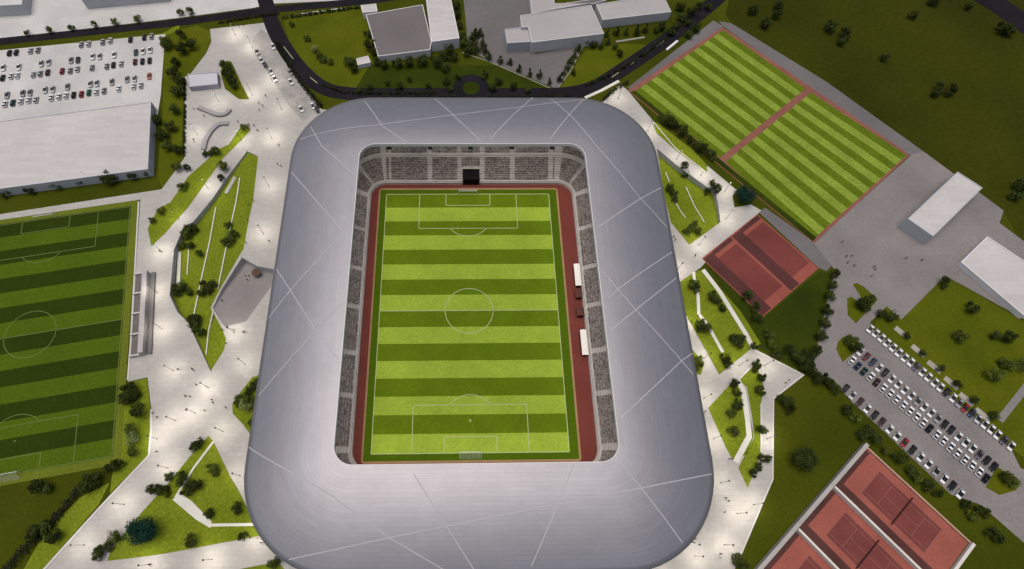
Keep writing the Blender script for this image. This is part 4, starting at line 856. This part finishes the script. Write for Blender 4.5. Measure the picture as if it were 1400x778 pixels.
hedge([(-66.9,112.5),(-54.7,107.7),(-39.7,107.3),(-12.9,107.4)], 1.4, 1.2, 'long dark hedge on the lawn side of the curving road')
hedge([(-130.0,115.9),(-126.4,97.8),(-121.7,72.1)], 1.0, 1.0, 'dark clipped hedge on the edge between the green strip and plaza')
hedge([(55.1,111.9),(73.6,122.8),(93.5,139.0),(112.9,158.0)], 1.4, 1.4, 'dark hedge along the inner side of the road curve')

# ------------------------------------------------------------------ cars
def car_meshes():
    prof_ = [(-2.15, .35), (-2.2, .75), (-2.05, .95), (2.0, .82), (2.2, .62), (2.15, .32)]      # lower body, side view
    b = MB(); wd = .88
    def ring(y, k): return [(x, y * (k if z > .9 else 1), z) for x, z in prof_]
    A, B_ = ring(-wd, .94), ring(wd, .94); m_ = len(A)
    for i in range(m_): j = (i + 1) % m_; b.face([A[i], A[j], B_[j], B_[i]], 'PAINT')
    b.face(list(reversed(A)), 'PAINT'); b.face(B_, 'PAINT')
    b.face([(-1.35, -.62, 1.40), (-.45, -.62, 1.47), (-.45, .62, 1.47), (-1.35, .62, 1.40)], 'PAINT')        # roof panel
    for s in (-1, 1): b.face([(-1.95, s * .8, .96), (-1.25, s * .62, 1.43), (-1.1, s * .64, 1.43), (-1.75, s * .82, .95)][::s], 'PAINT')
    g_ = MB(); lo = [(-1.95, -.8, .95), (1.15, -.8, .90), (1.15, .8, .90), (-1.95, .8, .95)]; hi = [(-1.35, -.62, 1.395), (-.45, -.62, 1.465), (-.45, .62, 1.465), (-1.35, .62, 1.395)]
    for i in range(4): j = (i + 1) % 4; g_.face([lo[i], lo[j], hi[j], hi[i]], 'glass_dark')
    w_ = MB(); w_.bar((0, -.11, 0), (0, .11, 0), .33, .33, 'tyre', 12); w_.bar((0, -.12, 0), (0, .12, 0), .18, .18, 'steel_pale', 8)
    h_ = MB(); h_.box((0, 0, 0), (.1, .34, .14), 'lamp_glass')
    return b, g_, w_, h_
mat('lamp_glass', (.6, .6, .58), .2, .02)
CB, CG, CW, CH = car_meshes(); GLASS = CG.mesh('windows'); WHEEL = CW.mesh('wheel'); HEAD = CH.mesh('headlight'); BODY = {}
for k in PAINT: CB.slots = ['paint_' + k]; BODY[k] = CB.mesh('body_' + k)
def car(x, y, yaw, colour, label, group):
    o = empty('parked_car', (x, y, .12), yaw); o.scale = (.86, .92, .92); obj('body', BODY[colour], o); obj('windows', GLASS, o)
    for sx in (-1.35, 1.35):
        for sy in (-.8, .8): wv = obj('wheel', WHEEL, o); wv.location = (sx, sy, .33)
    for sy in (-.58, .58): hd = obj('headlight', HEAD, o); hd.location = (2.17, sy, .66)
    return tag(o, label, 'car', group)
CA = R(9.8)
LOT = [  # row, colour and place of every car in the upper car park
 ('top', 'black', [(-214.2,131.1)][0]), ('top', 'black', [(-211.2,131.5)][0]), ('top', 'silver', [(-204.9,132.5)][0]), ('top', 'grey', [(-201.6,133.0)][0]), ('top', 'grey', [(-182.5,136.6)][0]), ('top', 'silver', [(-179.2,137.1)][0]),
 ('top', 'grey', [(-172.9,138.3)][0]), ('top', 'silver', [(-169.6,139.2)][0]), ('top', 'black', [(-160.3,140.0)][0]), ('top', 'black', [(-154.1,141.5)][0]), ('top', 'grey', [(-150.8,142.2)][0]),
 ('second', 'white', [(-214.0,121.9)][0]), ('second', 'white', [(-207.1,122.4)][0]), ('second', 'silver', [(-197.5,124.5)][0]), ('second', 'silver', [(-194.4,125.3)][0]), ('second', 'grey', [(-184.5,126.6)][0]), ('second', 'black', [(-181.4,126.8)][0]),
 ('second', 'white', [(-175.1,129.0)][0]), ('second', 'silver', [(-171.9,129.1)][0]), ('second', 'white', [(-165.5,130.1)][0]), ('second', 'teal', [(-155.8,131.6)][0]), ('second', 'white', [(-152.6,132.5)][0]), ('second', 'white', [(-149.5,133.3)][0]),
 ('middle', 'black', [(-212.3,115.8)][0]), ('middle', 'white', [(-208.9,116.8)][0]), ('middle', 'white', [(-206.1,117.2)][0]), ('middle', 'silver', [(-199.1,117.8)][0]), ('middle', 'grey', [(-196.2,118.4)][0]), ('middle', 'brown', [(-193.0,119.1)][0]),
 ('middle', 'red', [(-186.7,120.0)][0]), ('middle', 'grey', [(-183.1,120.2)][0]), ('middle', 'silver', [(-180.1,121.3)][0]), ('middle', 'grey', [(-173.6,122.1)][0]), ('middle', 'grey', [(-167.1,123.0)][0]), ('middle', 'black', [(-164.3,123.8)][0]),
 ('middle', 'silver', [(-160.9,124.6)][0]), ('middle', 'maroon', [(-154.8,125.8)][0]), ('middle', 'black', [(-151.5,126.1)][0]), ('middle', 'black', [(-148.3,126.6)][0]),
 ('fourth', 'grey', [(-207.0,105.5)][0]), ('fourth', 'grey', [(-200.4,106.6)][0]), ('fourth', 'grey', [(-197.3,107.0)][0]), ('fourth', 'silver', [(-191.0,108.6)][0]), ('fourth', 'silver', [(-187.8,109.0)][0]), ('fourth', 'grey', [(-181.6,110.5)][0]),
 ('fourth', 'silver', [(-171.8,112.2)][0]), ('fourth', 'silver', [(-169.0,112.6)][0]), ('fourth', 'grey', [(-162.4,113.4)][0]), ('fourth', 'grey', [(-155.9,115.0)][0]), ('fourth', 'silver', [(-152.6,115.4)][0]), ('fourth', 'orange', [(-146.3,117.0)][0]),
 ('lowest', 'white', [(-206.3,100.4)][0]), ('lowest', 'teal', [(-203.0,101.1)][0]), ('lowest', 'white', [(-199.8,102.0)][0]), ('lowest', 'white', [(-196.5,102.6)][0]), ('lowest', 'silver', [(-193.4,102.9)][0]), ('lowest', 'white', [(-187.0,104.0)][0]),
 ('lowest', 'white', [(-183.7,104.7)][0]), ('lowest', 'white', [(-180.8,105.3)][0]), ('lowest', 'black', [(-177.5,105.7)][0]), ('lowest', 'red', [(-174.2,106.2)][0]), ('lowest', 'green', [(-171.1,107.1)][0]), ('lowest', 'white', [(-167.9,107.4)][0]),
 ('lowest', 'grey', [(-164.6,108.2)][0]), ('lowest', 'white', [(-158.3,109.4)][0]), ('lowest', 'white', [(-151.9,110.8)][0]), ('lowest', 'silver', [(-148.8,111.4)][0])]
cnt = {}
for row, c_, (x, y) in LOT:
    cnt[row] = cnt.get(row, 0) + 1
    car(x, y, CA + math.pi / 2 + (math.pi if row in ('second', 'fourth') else 0), c_, '%s car, %s from the left in the %s row above the warehouse' % (c_, ordinal(cnt[row]), row), 'cars in the upper car park')
EA = math.atan2(36.9, 44.7)
def row_of(a, c, n_, cols, where, flip, group):
    for i in range(n_):
        t = i / (n_ - 1); x, y = a[0] + (c[0] - a[0]) * t, a[1] + (c[1] - a[1]) * t
        car(x + rnd.uniform(-.1, .1), y + rnd.uniform(-.1, .1), EA + (math.pi if flip else 0) + rnd.uniform(-.03, .03), cols[i], '%s car, %s from the top of the %s' % (cols[i], ordinal(i + 1), where), group)
W = 'white'
a_, c_ = [(152.2,-8.7),(188.6,-52.3)]
row_of(a_, c_, 24, [W] * 8 + ['purple'] + [W] * 4 + ['black', W, 'grey', 'red', 'navy', 'silver'] + [W] * 3 + ['purple', W], 'single row beside the square lawn', True, 'cars in the packed car park')
a_, c_ = [(145.7,-17.6),(179.8,-59.3)]
row_of(a_, c_, 21, [W, 'maroon', 'navy', W, 'black', W, W, W, W, 'grey', W, W, 'grey', 'black', 'black', W, W, W, 'purple', 'black', 'black'], 'double row, on its lawn side', True, 'cars in the packed car park')
a_, c_ = [(141.5,-21.0),(175.6,-62.9)]
row_of(a_, c_, 21, [W, 'navy', 'teal', W, 'brown', W, W, W, W, W, W, W, 'black', W, W, W, W, W, W, W, 'black'], 'double row, on its tennis side', False, 'cars in the packed car park')
a_, c_ = [(136.1,-31.6),(164.9,-67.7)]
row_of(a_, c_, 16, ['black', 'silver', 'brown', W, 'black', 'brown', W, W, 'red', 'black', W, W, 'grey', W, 'black', W], 'lowest row near the tennis courts', True, 'cars in the packed car park')
PA = math.atan2(-32, 15)
for i, (c_, p) in enumerate((('white', [(-92.1,135.8)][0]), ('grey', [(-99.2,132.4)][0]), ('white', [(-96.4,126.9)][0]), ('black', [(-94.3,124.1)][0]), ('white', [(-88.7,115.6)][0]), ('grey', [(-82.1,119.6)][0]), ('silver', [(-91.0,120.0)][0]), ('white', [(-74.6,97.8)][0]), ('white', [(-69.5,99.5)][0]), ('black', [(-67.4,97.4)][0]), ('white', [(-81.1,113.8)][0]))):
    near = ['by the black hedge, highest of the group', 'on the lane, highest on its left side', 'on the lane, second on its left side', 'tucked behind a white car on the lane', 'in the middle of the lane', 'close to the black hedge midway', 'between two white cars on the lane', 'nearest the stadium on the left side', 'nearest the stadium by the hedge', 'at the hedge end beside the stadium', 'below the grey car by the hedge'][i]
    car(*p, PA + rnd.uniform(-.1, .1), c_, '%s car on the upper plaza %s' % (c_, near), 'cars on the upper plaza lane')

# ------------------------------------------------------------------ people
def person_mesh(name, coat, stride):
    vts = [((0, 0, .95), .15), ((0, 0, 1.2), .16), ((0, 0, 1.42), .17), ((0, 0, 1.54), .07), ((.02, 0, 1.68), .105), ((.02, 0, 1.77), .08),
           ((stride * .5, .1, .5), .075), ((stride, .1, .06), .055), ((-stride * .4, -.1, .5), .075), ((-stride, -.1, .06), .055),
           ((0, .22, 1.4), .065), ((-stride * .5, .27, 1.12), .05), ((-stride * .3 + .05, .27, .85), .04), ((0, -.22, 1.4), .065), ((stride * .5, -.27, 1.12), .05), ((stride * .5 + .05, -.27, .85), .04),
           ((stride + .16, .1, .04), .045), ((-stride + .16, -.1, .04), .045)]
    ed = [(0, 1), (1, 2), (2, 3), (3, 4), (4, 5), (0, 6), (6, 7), (0, 8), (8, 9), (2, 10), (10, 11), (11, 12), (2, 13), (13, 14), (14, 15), (7, 16), (9, 17)]
    me = bpy.data.meshes.new(name + '_skeleton'); me.from_pydata([p for p, _ in vts], ed, []); o = bpy.data.objects.new(name, me); col.objects.link(o)
    o.modifiers.new('skin', 'SKIN'); o.modifiers.new('sub', 'SUBSURF').levels = 1
    for i, (_, r) in enumerate(vts): me.skin_vertices[0].data[i].radius = (r, r)
    me.skin_vertices[0].data[0].use_root = True
    dg = bpy.context.evaluated_depsgraph_get(); out = bpy.data.meshes.new_from_object(o.evaluated_get(dg)); bpy.data.objects.remove(o)
    out.name = name; out.materials.clear()
    for m_ in (coat, 'trousers', 'skin', 'hair'): out.materials.append(MATS[m_])
    for f in out.polygons:
        z = f.center.z; f.material_index = 1 if z < .88 and abs(f.center.y) < .2 else (3 if z > 1.7 or (z > 1.6 and f.center.x < 0) else (2 if z > 1.52 or z < .9 else 0)); f.use_smooth = True
    return out
bpy.context.view_layer.update()
FOLK = [(c_, s, person_mesh('person_' + c_, 'coat_' + c_, s)) for c_, s in (('black', .22), ('navy', .08), ('brown', .2), ('grey', .1), ('black', .06))]
def crowd(pts, where, order='left'):
    idx = sorted(range(len(pts)), key=lambda i: pts[i][0] if order == 'left' else -pts[i][1])
    for k, i in enumerate(idx):
        c_, s, me = FOLK[rnd.randrange(len(FOLK))]; o = obj('person', me); x, y = pts[i]; o.location = (x, y, gz(x, y) + .02); o.rotation_euler.z = rnd.random() * 6.28
        tag(o, 'person in dark %s, %s from the %s %s' % (c_, ordinal(k + 1), order, where) if c_ != 'black' else 'person in black, %s from the %s %s' % (ordinal(k + 1), order, where), 'person', 'people ' + where)
crowd([(-100.0,-22.1),(-99.4,-22.7),(-97.3,-28.0),(-100.7,-31.7),(-98.8,-32.2),(-90.9,-33.4),(-99.2,-36.9),(-92.8,-37.2),(-110.7,-37.8),(-108.6,-39.3),(-85.6,-36.2),(-106.3,-50.9),(-100.4,-32.2),(-90.5,-34.4),(-104.9,-22.3)], 'on the plaza fork')
crowd([(-91.7,-7.3),(-90.0,-6.5),(-87.4,-7.4),(-89.5,-12.5),(-84.0,-8.3),(-83.5,-8.0),(-94.4,5.1)], 'beside the tip of the long lawn wedge')
crowd([(-87.8,16.2),(-86.4,16.2),(-86.7,14.3),(-79.5,30.1),(-90.2,47.3),(-88.7,49.4),(-89.7,40.0),(-88.7,29.5),(-121.7,25.7)], 'along the long lawn wedge', 'top')
crowd([(-91.8,99.5),(-93.7,100.8),(-81.8,77.5),(-81.1,67.5),(-79.5,66.7),(-93.1,97.0),(-91.3,105.1),(-101.5,90.4),(-94.1,88.3),(-92.1,85.5),(-96.4,88.7)], 'between stadium and diagonal lawn', 'top')
crowd([(-121.4,112.8),(-122.1,97.4),(-116.9,93.6),(-118.9,80.3),(-113.4,149.7),(-110.5,149.2),(-108.4,149.7),(-104.8,151.7)], 'on the upper plaza', 'top')
crowd([(-101.1,-85.3),(-66.0,-79.5),(-67.2,-79.5)], 'at the foot of the triangular lawn')
crowd([(83.8,30.0),(83.4,31.4),(90.6,22.6),(91.0,23.3)], 'near the stadium by the small sunken lawn', 'top')
crowd([(84.9,-68.1),(85.7,-69.0),(83.6,-72.4),(72.0,-81.4),(73.5,-82.1),(72.6,-80.4),(71.3,-81.2),(79.5,-85.8),(79.9,-84.8),(89.7,-55.6),(88.7,-55.6),(83.3,-39.3),(116.1,-28.2),(114.7,-29.3)], 'on the plaza right of the stadium', 'top')
crowd([(152.1,28.7),(154.2,22.3),(151.5,19.3),(153.8,18.0),(161.6,17.3),(159.5,13.4),(176.0,21.2),(182.0,20.2),(151.7,22.0),(161.9,16.3)], 'on the grey yard by the hall')

# ------------------------------------------------------------------ lamp posts (lit)
LAMP_W = 1250.0
def lamp_post(x, y, rz, label, watts=1.0):
    o = empty('lamp_post', (x, y, PLAZA_Z), rz)
    b = MB(); b.bar((0, 0, 0), (0, 0, .25), .2, .16, 'steel_dark', 8); b.build('base', o)
    b = MB(); b.bar((0, 0, .25), (0, 0, 6.3), .08, .05, 'steel_dark', 8); b.build('pole', o)
    b = MB(); b.bar((0, 0, 6.72), (0, 0, 6.82), .34, .26, 'steel_dark', 12); h = b.build('lamp_head', o)
    b = MB(); b.bar((0, 0, 6.64), (0, 0, 6.718), .22, .22, 'lamp_lens', 12); b.build('lens', h)
    ld = bpy.data.lights.new('lamp_light', 'SPOT'); ld.energy = LAMP_W * watts; ld.spot_size = R(150); ld.spot_blend = 1.0; ld.shadow_soft_size = .2; ld.color = (1.0, .93, .80)
    lo_ = bpy.data.objects.new('lamp_light', ld); col.objects.link(lo_); lo_.parent = h; lo_.location = (0, 0, 6.58)
    return tag(o, label, 'lamp post', 'lit lamp posts on the plaza')
LP = [(-111.4,143.8),(-102.0,135.3),(-90.0,115.1),(-83.4,97.8),(-97.8,106.3),(-111.9,102.0),(-118.2,83.5),(-98.7,80.7),(-85.5,81.5),(-83.4,56.6),(-82.6,33.8),(-108.5,55.6),(-117.6,40.8),(-121.1,25.7),(-119.4,8.3),(-114.3,-6.6),(-106.9,-22.6),(-96.2,-37.9),(-87.5,-8.2),(-81.6,-20.4),(-93.3,-28.9),(-102.5,-40.4),(-101.8,-56.2),(-113.6,-67.5),(-123.4,-79.4),(-85.5,-44.3),(-77.4,-58.9),(-68.8,-78.0),(-82.2,-84.1),(-101.4,-85.3),(69.6,104.4),(80.5,85.5),(91.2,70.3),(100.3,61.8),(108.9,53.6),(106.7,39.9),(93.3,27.9),(82.5,16.5),(84.5,-5.2),(86.7,-19.6),(83.9,-34.6),(99.2,-22.5),(108.7,-22.6),(84.7,-48.7),(84.4,-63.2),(88.1,-72.9),(81.9,-82.2),(71.8,-85.3),(60.2,-91.4),(103.5,-48.9),(94.1,-70.2),(-107.5,-46.6)]
for i, (x, y) in enumerate(sorted(LP, key=lambda p: p[0])):
    lamp_post(x, y, rnd.random() * 6.28, 'dark lit lamp post on the pale plaza, %s counting all of them from the left' % ordinal(i + 1), rnd.uniform(.7, 1.3))
